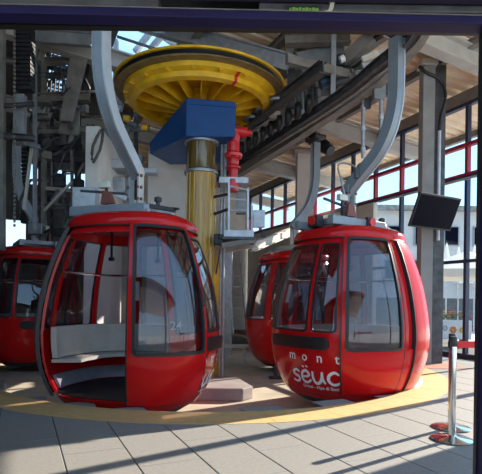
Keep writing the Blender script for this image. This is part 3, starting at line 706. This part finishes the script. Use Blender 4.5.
MB().ibeam(P(216, 251, 9.9), P(256, 244, 9.9), .12, .14).build('support_beam', M['concb'], pf)
MB().ibeam(P(252, 247, 10.4), P(300, 228, 13.6), .14, .2).build('walkway_beam', M['concb'], pf)
MB().box(P(259, 219, 9.9), (.24, .12, .35)).build('switch_box', M['galvl'], pf, bevel=.01)
MB().box(P(264, 234, 9.9), (.10, .1, .14)).build('limit_switch', M['dark'], pf, bevel=.01)

# piers and plinth
o = MB().box((-1.80, 12.0, 2.25), (1.02, 0.6, 5.3)).build('concrete_pier', M['concl'], None, bevel=.02); tag(o, 'broad pale concrete pier standing behind the yellow drive column', 'pier')
o = MB().box((-3.14, 11.0, 2.25), (0.30, 2.0, 5.25)).build('concrete_pier', M['concl'], None, bevel=.02); tag(o, 'narrow cream concrete pier among the dark steel behind the open cabin', 'pier')
m = MB(); m.prism([(-.75, 7.75), (0.05, 7.75), (0.22, 8.0), (-0.05, 8.9), (-.6, 8.9)], lambda x, y: Vector((x, y, -.35)), lambda x, y: Vector((x, y, -.14)))
tag(m.build('concrete_plinth', M['plinth'], None, bevel=.02), 'low mauve concrete plinth on the floor between the two front cabins', 'plinth')
pc = thing('support_stand', 'low pale steel stand with flat top behind the front cabins', 'stand', (-.15, 12.2, -.35))
MB().box((-.15, 12.2, .12), (.85, .5, .05)).build('stand_top', M['concb'], pc)
for x, y in ((-.4, 12.1), (.1, 12.1), (-.4, 12.4), (.1, 12.4)):
    MB().bar((x, y, -.35), (x, y, .1), .07, .07).build('leg', M['galv'], pc)
ct = thing('floor_buffer', 'short black buffer post under the half hidden cabin', 'buffer', (.75, 10.1, -.35))
MB().box((.75, 10.1, -.33), (.28, .2, .04)).build('foot', M['dark'], ct); MB().box((.75, 10.1, -.2), (.07, .07, .25)).build('post', M['dark'], ct)

# step ladder by the back wall
ld = thing('step_ladder', 'grey metal ladder standing behind the half hidden cabin', 'ladder', P(238, 330, 15.5))
for dx in (-7, 7):
    MB().bar(P(240 + dx, 334, 15.4), P(234 + dx * .8, 250, 16.2), .05, .09).build('side_rail', M['galv'], ld)
for k in range(8):
    t = (k + .5) / 8; y = 334 - 84 * t; x = 240 - 6 * t
    MB().bar(P(x - 6.5, y, 15.4 + .8 * t), P(x + 6.5, y, 15.4 + .8 * t), .04, .03).build('rung', M['galv'], ld)
o = MB().box(P(226, 310, 14.5), (.36, .4, 4.2)).build('machine_cabinet', M['galv'], None, bevel=.02)
tag(o, 'tall grey steel cabinet standing beside the ladder at the back', 'cabinet')
cb = thing('control_desk', 'grey control cabinet with dark panel near the back wall', 'cabinet', (-.9, 14.6, -.35))
MB().box((-.75, 14.6, .25), (.7, .4, 1.2)).build('body', M['steel'], cb, bevel=.02); MB().box((-.75, 14.39, .55), (.5, .02, .4)).build('panel', M['black'], cb)
yb = thing('marker_post', 'yellow painted marker post next to the column', 'post', (-.55, 9.9, -.35))
MB().box((-.50, 9.95, .95), (.16, .06, 2.6)).build('yellow_plate', M['yrail'], yb); MB().cyl((-.50, 9.99, -.35), (-.50, 9.99, 2.2), .03, 8).build('post', M['galv'], yb)

# ------------------------------------------------------------------ guide rail and conveyor tyres
RZ = 4.98
gr = thing('guide_rail', 'dark curved steel guide rail looping overhead with rubber drive tyres', 'rail', (0, 9, RZ))
def wp(pe, al): return Vector((-0.9, 10, RZ)) - N * pe + D * al
path = smoothpath([wp(1.95, 9), wp(1.95, 5), wp(1.9, 2.6), (1.57, 9.0, RZ), (2.05, 7.6, RZ), (2.33, 6.6, RZ), (2.1, 5.9, RZ), (1.2, 5.45, RZ), (.1, 5.25, RZ), (-.9, 5.4, RZ), (-1.72, 5.75, RZ), (-3.0, 6.0, RZ), (-4.6, 6.8, RZ), (-5.6, 8.5, RZ), (-6.4, 10.5, RZ), (-7.4, 13, RZ)], 5)
h = .085
MB().sweep(path, [(-.07, -h), (.07, -h), (.07, -h + .02), (.02, -h + .02), (.02, h - .02), (.07, h - .02), (.07, h), (-.07, h), (-.07, h - .02), (-.02, h - .02), (-.02, -h + .02), (-.07, -h + .02)]).build('rail_beam', M['dsteel'], gr)
MB().sweep([p + Vector((0, 0, -.10)) for p in path], [(-.10, -.014), (-.04, -.014), (-.04, .014), (-.10, .014)]).build('running_strip', M['bsteel'], gr)
# tyre bank above the rail on the straight
for k in range(12):
    c = wp(1.62, -1.6 + k * .38) + Vector((0, 0, .10))
    MB().lathe([(.06, -.05), (.15, -.055), (.17, -.03), (.17, .03), (.15, .055), (.06, .05)], c, 18, Matrix.Rotation(R(90), 3, 'Y') @ Matrix.Identity(3), closed=True).build('drive_tyre', M['black'], gr, True)
for k in range(4):
    p = wp(1.35 - .02 * k, -.9 + k * .55) + Vector((0, 0, .35))
    MB().lathe([(.12, -.03), (.20, -.03), (.21, 0), (.20, .03), (.12, .03)], p, 24, closed=True).build('pulley_ring', M['galv'], gr, True)
MB().ibeam(wp(1.28, -2.6) + Vector((0, 0, .30)), wp(1.28, 6) + Vector((0, 0, .30)), .16, .22).build('tyre_carrier', M['dsteel'], gr)
MB().ibeam(wp(2.5, -2.2) + Vector((0, 0, .75)), wp(2.5, 8) + Vector((0, 0, .75)), .18, .26).build('upper_carrier', M['bsteel'], gr)
for k in range(6):
    c = wp(1.9, -2 + k * 1.9)
    MB().bar(c + Vector((0, 0, .1)), c + Vector((0, 0, 1.9)), .09, .09).build('drop_hanger', M['steel'], gr)
    MB().bar(c + N * 1.0 + Vector((0, 0, .62)), c - N * .8 + Vector((0, 0, .62)), .10, .16).build('cross_bearer', M['bsteel'], gr)
# curved arch beam seen under the roof
ab = thing('arched_beam', 'grey curved beam sweeping below the tan roof towards the portal', 'beam', P(360, 90, 8.6))
pa = smoothpath([P(240, 172, 13.0), P(275, 150, 11.8), P(312, 126, 10.5), P(350, 101, 9.5), P(380, 79, 8.8), P(404, 56, 8.1), P(422, 32, 7.5), P(430, 0, 6.9)], 5)
MB().sweep(pa, [(-.04, -.08), (.04, -.08), (.04, .08), (-.04, .08)]).build('arch_web', M['galv'], ab)
MB().sweep([p + Vector((0, 0, .085)) for p in pa], [(-.10, -.012), (.10, -.012), (.10, .012), (-.10, .012)]).build('arch_flange', M['wsteel'], ab)
MB().sweep([p + Vector((0, 0, -.085)) for p in pa], [(-.10, -.012), (.10, -.012), (.10, .012), (-.10, .012)]).build('arch_flange', M['bsteel'], ab)
for (px, y0, y1, Y) in ((363, 95, 158, 9.3), (381, 80, 150, 9.0)):
    t = thing('drop_rod', 'thin grey steel rod hanging under the curved beam' + (', longer one beside the curved hanger' if px == 381 else ', nearer the bright concrete column'), 'rod', P(px, y1, Y), group='drop rods')
    MB().cyl(P(px, y0, Y), P(px, y1, Y), .035, 10).build('rod', M['galv'], t, True)
    for k in range(3):
        y = y0 + (y1 - y0) * (k + .5) / 3; MB().cyl(P(px, y, Y), P(px, y + 4, Y), .05, 10).build('coupling', M['galvl'], t, True)
    MB().box(P(px + 4, y0 + 6, Y), (.14, .1, .28)).build('bracket', M['dsteel'], t)

# drive housing and motor under the roof
hs = thing('drive_housing', 'large dark slate machine housing hanging under the roof by the wheel', 'housing', P(320, 60, 9.5))
MB().prism([(296, 52), (344, 40), (345, 62), (327, 72), (316, 82), (303, 74)], lambda x, y: P(x, y, 9.6), lambda x, y: P(x, y, 9.6) + Vector((.25, 1.3, .1))).build('housing_body', M['steel'], hs, bevel=.02)
MB().ibeam(P(285, 40, 9.4), P(350, 38, 9.4), .2, .22).build('housing_beam', M['bsteel'], hs)
MB().cyl(P(320, 84, 9.2), P(345, 74, 9.2), .11, 16).build('motor', M['motor'], hs, True)
MB().cyl(P(345, 74, 9.2), P(350, 72, 9.2), .13, 16).build('motor_flange', M['dark'], hs, True)
MB().cyl(P(331, 84, 9.1), P(349, 80, 9.1), .07, 12).build('pump', M['dark'], hs, True)
MB().bar(P(343, 62, 9.3), P(372, 36, 9.0), .14, .24).build('brace', M['bsteel'], hs)
MB().box(P(352, 66, 9.5), (.34, .3, .55)).build('gear_case', M['steel'], hs, bevel=.03)
MB().box(P(341, 60, 9.1), (.16, .1, .22)).build('valve_block', M['dark'], hs, bevel=.02)
MB().cyl(P(340, 60, 9.0), P(344, 58, 9.0), .07, 12).build('sensor', M['white'], hs, True)
MB().prism([(361, 62), (384, 47), (390, 62), (384, 80), (366, 78)], lambda x, y: P(x, y, 9.0), lambda x, y: P(x, y, 9.0) + Vector((.05, .25, 0))).build('guard_plate', M['wsteel'], hs)
MB().bar(P(362, 60, 8.9), P(378, 53, 8.9), .07, .10).build('guard_arm', M['ceramic'], hs)
MB().prism([(362, 63), (371, 62), (369, 74), (366, 74)], lambda x, y: P(x, y, 8.9), lambda x, y: P(x, y, 8.95)).build('warning_plate', M['galvl'], hs)
MB().ibeam(P(356, 76, 9.0), P(382, 74, 9.0), .12, .16).build('shelf_beam', M['galv'], hs)
MB().box(P(379, 92, 9.0), (.22, .14, .3)).build('clamp_box', M['steel'], hs, bevel=.02)

# top beams and trusses over the wheel
tb = thing('roof_truss', 'grey steel truss with slanting braces over the yellow wheel', 'truss', P(270, 40, 10.5))
MB().ibeam(P(140, 22, 10.4), P(290, 64, 9.6), .20, .34).build('main_beam', M['galv'], tb)
MB().ibeam(P(120, 20, 12.2), P(262, 42, 12.2), .18, .22).build('back_beam', M['bsteel'], tb)
for a, b in (((258, 50), (240, 26)), ((280, 46), (292, 22)), ((244, 40), (262, 26)), ((150, 50), (170, 26)), ((160, 34), (185, 52)), ((135, 52), (152, 30)), ((205, 38), (216, 22)), ((222, 40), (236, 26))):
    MB().bar(P(*a, 11.6), P(*b, 11.6), .12, .12).build('brace', M['steel'], tb)
MB().bar(P(274, 62, 10.8), P(274, 24, 10.8), .07, .07).build('hanger_rod', M['galv'], tb)
MB().bar(P(300, 28, 10.0), P(288, 58, 10.0), .20, .16).build('strut', M['galvl'], tb)
MB().box(P(293, 66, 10.2), (.42, .4, .36)).build('gusset_box', M['steel'], tb, bevel=.01)
MB().bar(P(291, 70, 10.0), P(291, 108, 10.0), .14, .14).build('post', M['dsteel'], tb)
MB().bar(P(303, 60, 10.0), P(303, 118, 10.0), .12, .16).build('post', M['galv'], tb)
MB().ibeam(P(300, 97, 10.0), P(330, 92, 10.0), .14, .20).build('cross_beam', M['bsteel'], tb)
MB().ibeam(P(292, 105, 10.6), P(316, 84, 10.6), .16, .22).build('cross_beam', M['wsteel'], tb)
MB().bar(P(318, 60, 10), P(318, 112, 10), .10, .10).build('post', M['galv'], tb)
MB().ibeam(P(230, 178, 13.0), P(318, 122, 10.4), .14, .2).build('cross_beam', M['purlin'], tb)
for k in range(6):
    a = P(296 + 4 * k, 88 - 1 * k, 9.9); MB().bar(a, a + Vector((.05, .02, -.42 - .03 * k)), .04, .05).build('cable_tray_rung', M['dsteel'], tb)

# camera on the concrete column and wires
cc_ = thing('security_camera', 'black security camera on the bright concrete column, aimed down', 'camera', P(315, 145, 14.5))
MB().cyl(P(313, 138, 14.6), P(328, 149, 14.2), .19, 16).build('camera_body', M['black'], cc_, True)
MB().cyl(P(328, 149, 14.2), P(331, 151, 14.1), .15, 16).build('lens_hood', M['dark'], cc_, True)
MB().cyl(P(313, 138, 14.62), P(311, 137, 14.9), .05, 8).build('mount', M['galv'], cc_, True)
ho = thing('hose_loop', 'looped grey hose hanging beside the curved hanger of the logo cabin', 'hose', P(350, 180, 7.2))
MB().tube(smoothpath([P(345, 196, 7.3), P(341, 180, 7.3), P(338, 166, 7.3), P(344, 163, 7.3), P(355, 167, 7.3), P(357, 178, 7.3)]), .014, 8).build('hose', M['steel'], ho, True)
MB().tube(smoothpath([P(357, 178, 7.3), P(358, 166, 7.3), P(366, 162, 7.3), P(376, 157, 7.2)]), .018, 8).build('hose', M['dsteel'], ho, True)
MB().box(P(357, 173, 7.3), (.07, .06, .16)).build('hose_clamp', M['dsteel'], ho, bevel=.01)

# television
tv = thing('television', 'black flat television screen tilted down on the concrete column', 'television', (3.9, 9.2, 3.0))
u = Vector((.88, .475, 0)).normalized(); s_ = .40; v = Vector((-.475 * s_, .88 * s_, -math.sqrt(1 - s_ * s_))).normalized(); nrm = u.cross(v).normalized()
if nrm.y > 0: nrm = -nrm
tl = P(421, 192, 9.0); cen = tl + u * .585 + v * .335
mt = Matrix((u, v, nrm)).transposed()
MB().box(cen - nrm * .03, (1.17, .67, .05), mt).build('casing', M['black'], tv, bevel=.01)
MB().box(cen + nrm * -.003, (1.11, .60, .006), mt).build('screen', M['screen'], tv)
MB().box(cen - nrm * .10, (.5, .4, .09), mt).build('back_cover', M['dark'], tv, bevel=.02)
MB().bar(cen - nrm * .12, H(-1.17, 1.76, 3.0) + Vector((.05, -.12, 0)), .08, .08).build('wall_bracket', M['dsteel'], tv)

# ------------------------------------------------------------------ stanchions
for i, (px, py, lab) in enumerate(((452, 440, 'chrome belt post, the nearer of the two, with red belt'), (451, 428, 'chrome belt post standing just behind the nearer one'))):
    Y = EYE * F / (py - HOR - 3); c = P(px, py, Y); c.z = 0
    s = thing('belt_post', lab, 'belt post', c, group='chrome belt posts')
    MB().lathe([(.001, 0.004), (.19, .004), (.195, .012), (.17, .022), (.06, .034), (.03, .05), (.001, .05)], c, 36).build('base', M['chrome'], s, True)
    MB().lathe([(.032, .03), (.032, .90)], c, 24).build('tube', M['chrome'], s, True)
    MB().lathe([(.033, .88), (.036, .89), (.036, .965), (.03, .975), (.001, .975)], c, 24).build('belt_head', M['dark'], s, True)
    if i == 0:
        b_ = MB(); e = c + Vector((1.5, .25, .90))
        q = [c + Vector((.035, -.01, .90)), e]; b_.bar(q[0], q[1], .004, .062); b_.build('belt', M['belt'], s)
        MB().bar(c + Vector((-.034, .0, .93)), c + Vector((-.034, 0, .87)), .012, .05).build('belt_clip', M['black'], s)

# ------------------------------------------------------------------ outside: planter, parasols, building
pl = thing('planter', 'white planter with painted flowers, full of bright blooms outside the glass', 'planter', (6.15, 14.3, 0))
MB().box((6.10, 14.3, .50), (1.35, .5, .56)).build('trough', M['planter'], pl, bevel=.02)
for x in (5.55, 6.65): MB().box((x, 14.3, .11), (.1, .4, .22)).build('foot', M['dark'], pl)
random.seed(3)
m = MB()
for k in range(160):
    c = Vector((6.1 + random.uniform(-.68, .68), 14.3 + random.uniform(-.25, .25), .80 + random.uniform(0, .16))); a = random.uniform(0, 6.28); d = Vector((cos(a), sin(a), random.uniform(.1, .9))) * .09; t = Vector((-sin(a), cos(a), 0)) * .03
    m.add([c, c + d * .5 + t, c + d, c + d * .5 - t], [(0, 1, 2, 3)])
stuff(m.build('foliage', M['leaf'], pl))
for mt, nm, cnt in ((M['fl1'], 'pink_blossom', 16), (M['fl2'], 'yellow_blossom', 16), (M['fl3'], 'orange_blossom', 14)):
    for k in range(cnt):
        c = (6.1 + random.uniform(-.66, .66), 14.3 + random.uniform(-.27, .2), .88 + random.uniform(0, .16))
        MB().lathe([(.001, -.02), (.035, -.012), (.05, .012), (.02, .01), (.001, .016)], c, 6).build(nm, mt, pl)
for x, z, r, mt in ((5.72, .52, .12, 'steel'), (5.98, .55, .1, 'galv'), (6.22, .5, .12, 'fl3'), (5.85, .4, .06, 'leaf'), (6.48, .5, .1, 'fl2')):
    mm = MB()
    for k in range(6):
        a = 2 * pi * k / 6; mm.cyl((x + r * .55 * cos(a), 14.046, z + r * .55 * sin(a)), (x + r * .55 * cos(a), 14.04, z + r * .55 * sin(a)), r * .36, 8)
    mm.build('painted_flower', M[mt], pl)['kind'] = 'stuff'
pa_ = thing('open_parasol', 'large cream open parasol outside above the flower planter', 'parasol', (7.6, 16.2, 0))
MB().lathe([(.02, 3.05), (1.9, 2.35), (1.9, 2.10), (1.87, 2.10), (1.87, 2.33), (.02, 3.02)], (7.6, 16.2, 0), 8, closed=True).build('canopy', M['canvas'], pa_)
MB().cyl((7.6, 16.2, 0), (7.6, 16.2, 3.05), .035, 10).build('pole', M['steel'], pa_)
for i, (px, Y) in enumerate(((446, 20), (458, 21), (474, 20.5))):
    x = (px - 241) / F * Y
    t = thing('closed_parasol', ('folded cream parasol outside, beside the concrete column', 'folded cream parasol outside, middle of three above the planter', 'folded cream parasol outside, closest to the navy door post')[i], 'parasol', (x, Y, 0), group='folded parasols outside')
    MB().lathe([(.03, 3.75), (.13, 3.2), (.20, 2.5), (.16, 2.45), (.03, 2.45)], (x, Y, 0), 10).build('canvas', M['canvas'], t, True)
    MB().cyl((x, Y, 0), (x, Y, 3.8), .03, 8).build('pole', M['galv'], t)
bd = thing('building', 'pale apartment building with rows of windows outside beyond the glass', 'building', (16, 34, 0))
MB().box((15.5, 34, 3.6), (14, 6, 7.2)).build('wall', M['facade'], bd)
MB().box((15.5, 34, 7.35), (14.6, 6.8, .3)).build('roof', M['bsteel'], bd)
for r in range(2):
    for k in range(7):
        x = 9.7 + k * 1.9; f = MB().box((x, 30.96, 3.4 + r * 2.2), (1.0, .12, 1.3)).build('window', M['steel'], bd); MB().box((x, 30.9, 3.4 + r * 2.2), (.84, .04, 1.14)).build('window_glass', M['screen'], f)
for k in range(3):
    MB().box((10.5 + k * 4.4, 30.6, 2.6), (2.6, .8, .1)).build('balcony', M['concl'], bd)
o = MB().box((8.8, 22, 0.75), (6.5, .3, 1.5)).build('shade_wall', M['dsteel'], None); tag(o, 'low wall outside behind the flower planter, coloured dark as shade under the parasol', 'wall')  # dark colour stands in for the shade under the awning

# ------------------------------------------------------------------ dim steelwork behind the open cabin
g1 = thing('steel_gantry', 'dark grey steel gantry of posts, beams and braces behind the open cabin', 'gantry', P(60, 330, 11.5))
def beam(a, b, Y1, Y2, w_, h_, mt, name='beam', par=g1, i=True):
    m = MB(); (m.ibeam if i else m.bar)(P(*a, Y1), P(*b, Y2), w_, h_); return m.build(name, M[mt], par)
for px, y0, y1, Y, w_, mt in ((2, 20, 250, 9.0, .10, 'bsteel'), (35, 20, 230, 10, .07, 'galv'), (44, 30, 250, 11, .10, 'bsteel'), (78, 30, 250, 12, .12, 'dsteel'), (64, 60, 250, 13, .09, 'steel'), (52, 110, 250, 12.5, .07, 'dsteel'), (72, 150, 230, 11, .06, 'bsteel'), (116, 40, 210, 12.6, .12, 'steel'), (136, 60, 220, 12.8, .10, 'dsteel')):
    beam((px, y0), (px, y1), Y, Y, w_, w_, mt, 'post')
for a, b, Y1, Y2, w_, h_, mt in (((36, 36), (92, 40), 10, 10, .12, .28, 'steel'), ((38, 62), (76, 60), 11, 11, .14, .14, 'bsteel'), ((36, 76), (74, 75), 11, 11, .12, .10, 'dsteel'), ((36, 99), (90, 97), 11, 11, .2, .2, 'bsteel'), ((36, 116), (80, 112), 12, 12, .1, .12, 'dsteel'),
                                 ((38, 132), (88, 130), 11, 11, .16, .14, 'bsteel'), ((40, 150), (82, 146), 12, 12, .12, .12, 'dsteel'), ((36, 160), (84, 158), 11.5, 11.5, .12, .14, 'dsteel'), ((42, 188), (90, 192), 11, 11, .08, .08, 'wsteel'), ((34, 208), (88, 206), 11.5, 11.5, .1, .1, 'steel'),
                                 ((0, 106), (34, 104), 9, 9, .07, .07, 'dsteel'), ((0, 136), (34, 138), 9, 9, .14, .10, 'dsteel'), ((14, 140), (40, 147), 9.5, 9.5, .07, .08, 'galv'), ((108, 62), (140, 66), 12, 12, .14, .18, 'bsteel'), ((108, 130), (150, 128), 12.5, 12.5, .1, .14, 'steel'), ((106, 112), (130, 118), 12, 12, .1, .1, 'dsteel'), ((0, 60), (16, 62), 9.5, 9.5, .1, .1, 'bsteel')):
    beam(a, b, Y1, Y2, w_, h_, mt)
for a, b, Y1, Y2, w_, mt in (((44, 211), (72, 182), 10.5, 10.5, .05, 'wsteel'), ((40, 90), (74, 66), 11.5, 11.5, .08, 'dsteel'), ((42, 165), (76, 140), 12, 12, .06, 'steel'), ((48, 30), (40, 62), 10.5, 10.5, .10, 'bsteel'), ((108, 60), (130, 100), 12, 12, .08, 'dsteel'), ((110, 96), (136, 62), 12.2, 12.2, .08, 'bsteel'), ((36, 128), (50, 100), 10.8, 10.8, .05, 'galv'), ((24, 210), (32, 145), 9.6, 9.6, .05, 'wsteel'), ((86, 130), (94, 124), 10.2, 10.2, .05, 'dsteel')):
    beam(a, b, Y1, Y2, w_, w_, mt, 'brace', i=False)
random.seed(5)
for k in range(26):
    px, py, Y = random.uniform(36, 88), random.uniform(45, 235), random.uniform(11.5, 14); q = random.choice(((14, 0), (22, -1), (0, 26), (10, -12), (-8, 14)))
    beam((px, py), (px + q[0], py + q[1]), Y, Y + random.uniform(-.6, .6), .04, .05, random.choice(('galv', 'bsteel', 'steel', 'wsteel', 'dsteel')), 'brace', i=False)
for k in range(7):
    beam((50 + k * 4, 46), (46 + k * 4, 96), 11.3, 11.3, .025, .03, 'dsteel', 'grating_bar', i=False)
MB().prism([(70, 56), (88, 58), (73, 122), (60, 120)], lambda x, y: P(x, y, 10.6), lambda x, y: P(x, y, 10.75)).build('side_plate', M['bsteel'], g1)
MB().prism([(52, 30), (92, 33), (92, 54), (74, 56), (66, 44), (50, 44)], lambda x, y: P(x, y, 10.9), lambda x, y: P(x, y, 11.0)).build('cover_plate', M['steel'], g1)
for k in range(4): MB().bar(P(57 + k * 9, 34, 10.85), P(57 + k * 9, 44, 10.85), .03, .03).build('cover_seam', M['dsteel'], g1)
MB().prism([(60, 108), (80, 110), (80, 136), (58, 134)], lambda x, y: P(x, y, 10.8), lambda x, y: P(x, y, 11.1)).build('terminal_box', M['bsteel'], g1, bevel=.02)
MB().cyl(P(70, 127, 10.7), P(70, 127, 10.8), .06, 10).build('lamp_socket', M['black'], g1)
# frame around the narrow pier, ducts
MB().tube(smoothpath([P(92, 160, 9.8), P(93, 146, 9.8), P(101, 130, 9.8), P(103, 133, 9.8), P(100, 150, 9.8), P(93, 163, 9.8)], 2), .03, 6).build('guard_loop', M['dsteel'], g1)
dk = thing('air_duct', 'pale blue grey sheet metal duct behind the open cabin roof', 'duct', P(115, 170, 10.8))
MB().box(P(115, 167, 11.2), (.62, .6, .20)).build('duct_top', M['galvl'], dk, bevel=.01)
MB().box(P(117, 187, 11.3), (.5, .5, .35)).build('duct_body', M['galv'], dk, bevel=.01)
MB().box(P(150, 172, 11.2), (.34, .3, .12)).build('duct_branch', M['galvl'], dk, bevel=.01)
MB().box(P(86, 199, 9.8), (.46, .3, .42)).build('duct_end', M['galvl'], dk, bevel=.01)
MB().bar(P(112, 192, 10.6), P(136, 203, 10.6), .06, .10).build('duct_brace', M['galvl'], dk)
# clutter: motors, cable loops, boxes on the gantry
random.seed(11)
g2 = thing('machine_cluster', 'jumble of dark motors, boxes and hoses bolted under the dim gantry', 'machinery', P(60, 200, 12))
for k in range(34):
    px, py, Y = random.uniform(36, 86), random.uniform(98, 235), random.uniform(10.6, 12.6)
    c = P(px, py, Y); mt = random.choice(('dsteel', 'steel', 'bsteel', 'dark', 'galv', 'dsteel'))
    if k % 3: MB().box(c, (random.uniform(.12, .45), random.uniform(.1, .3), random.uniform(.06, .26)), Matrix.Rotation(random.uniform(-.5, .5), 3, 'Z')).build('equipment_box', M[mt], g2, bevel=.012)
    else: MB().cyl(c, c + Vector((random.uniform(-.3, .3), random.uniform(-.2, .2), random.uniform(-.25, .1))), random.uniform(.05, .11), 12).build('motor', M[mt], g2, True)
for k in range(16):
    px, py, Y = random.uniform(36, 84), random.uniform(60, 215), random.uniform(10.3, 11.6); q = [P(px, py, Y)]
    for j in range(4): q.append(q[-1] + Vector((random.uniform(-.25, .25), random.uniform(-.1, .1), random.uniform(-.45, .2))))
    MB().tube(smoothpath(q, 5), random.choice((.014, .02, .03)), 6).build('hose', M[random.choice(('black', 'dsteel', 'dark'))], g2, True)
for k in range(10):
    px, py, Y = random.uniform(106, 140), random.uniform(95, 170), random.uniform(11.6, 12.4); c = P(px, py, Y)
    MB().box(c, (random.uniform(.1, .3), .2, random.uniform(.08, .3)), Matrix.Rotation(random.uniform(-.5, .5), 3, 'Y')).build('equipment_box', M[random.choice(('dsteel', 'steel', 'bsteel'))], g2, bevel=.012)
for px, py in ((116, 108), (124, 118), (142, 127)):
    MB().cyl(P(px, py, 10.8), P(px + 6, py + 1, 10.8), .07, 12).build('roller', M['yellow'] if px > 120 else M['galvl'], g2, True)
ec = thing('cable_chain', 'black hanging cable chain of many links beside the brown steel post', 'chain', P(25, 92, 9.2))
for k in range(18):
    a = P(25, 18 + k * 4.2, 9.2); MB().box(a, (.31, .22, .068)).build('link', M['black'], ec, bevel=.008)
for k in range(20):
    a = P(25, 146 + k * 4, 11.6); MB().box(a, (.15, .16, .075)).build('link', M['black'], ec, bevel=.008)
MB().box(P(20, 120, 9.2), (.2, .16, .95)).build('chain_box', M['steel'], ec, bevel=.01)
lc = thing('bright_chain', 'fine steel roller chain running up beside the black cable chain', 'chain', P(14, 230, 9.0))
for k in range(48):
    MB().box(P(14.5, 28 + k * 4.2, 9.0), (.035, .03, .05)).build('link', M['bsteel'], lc)
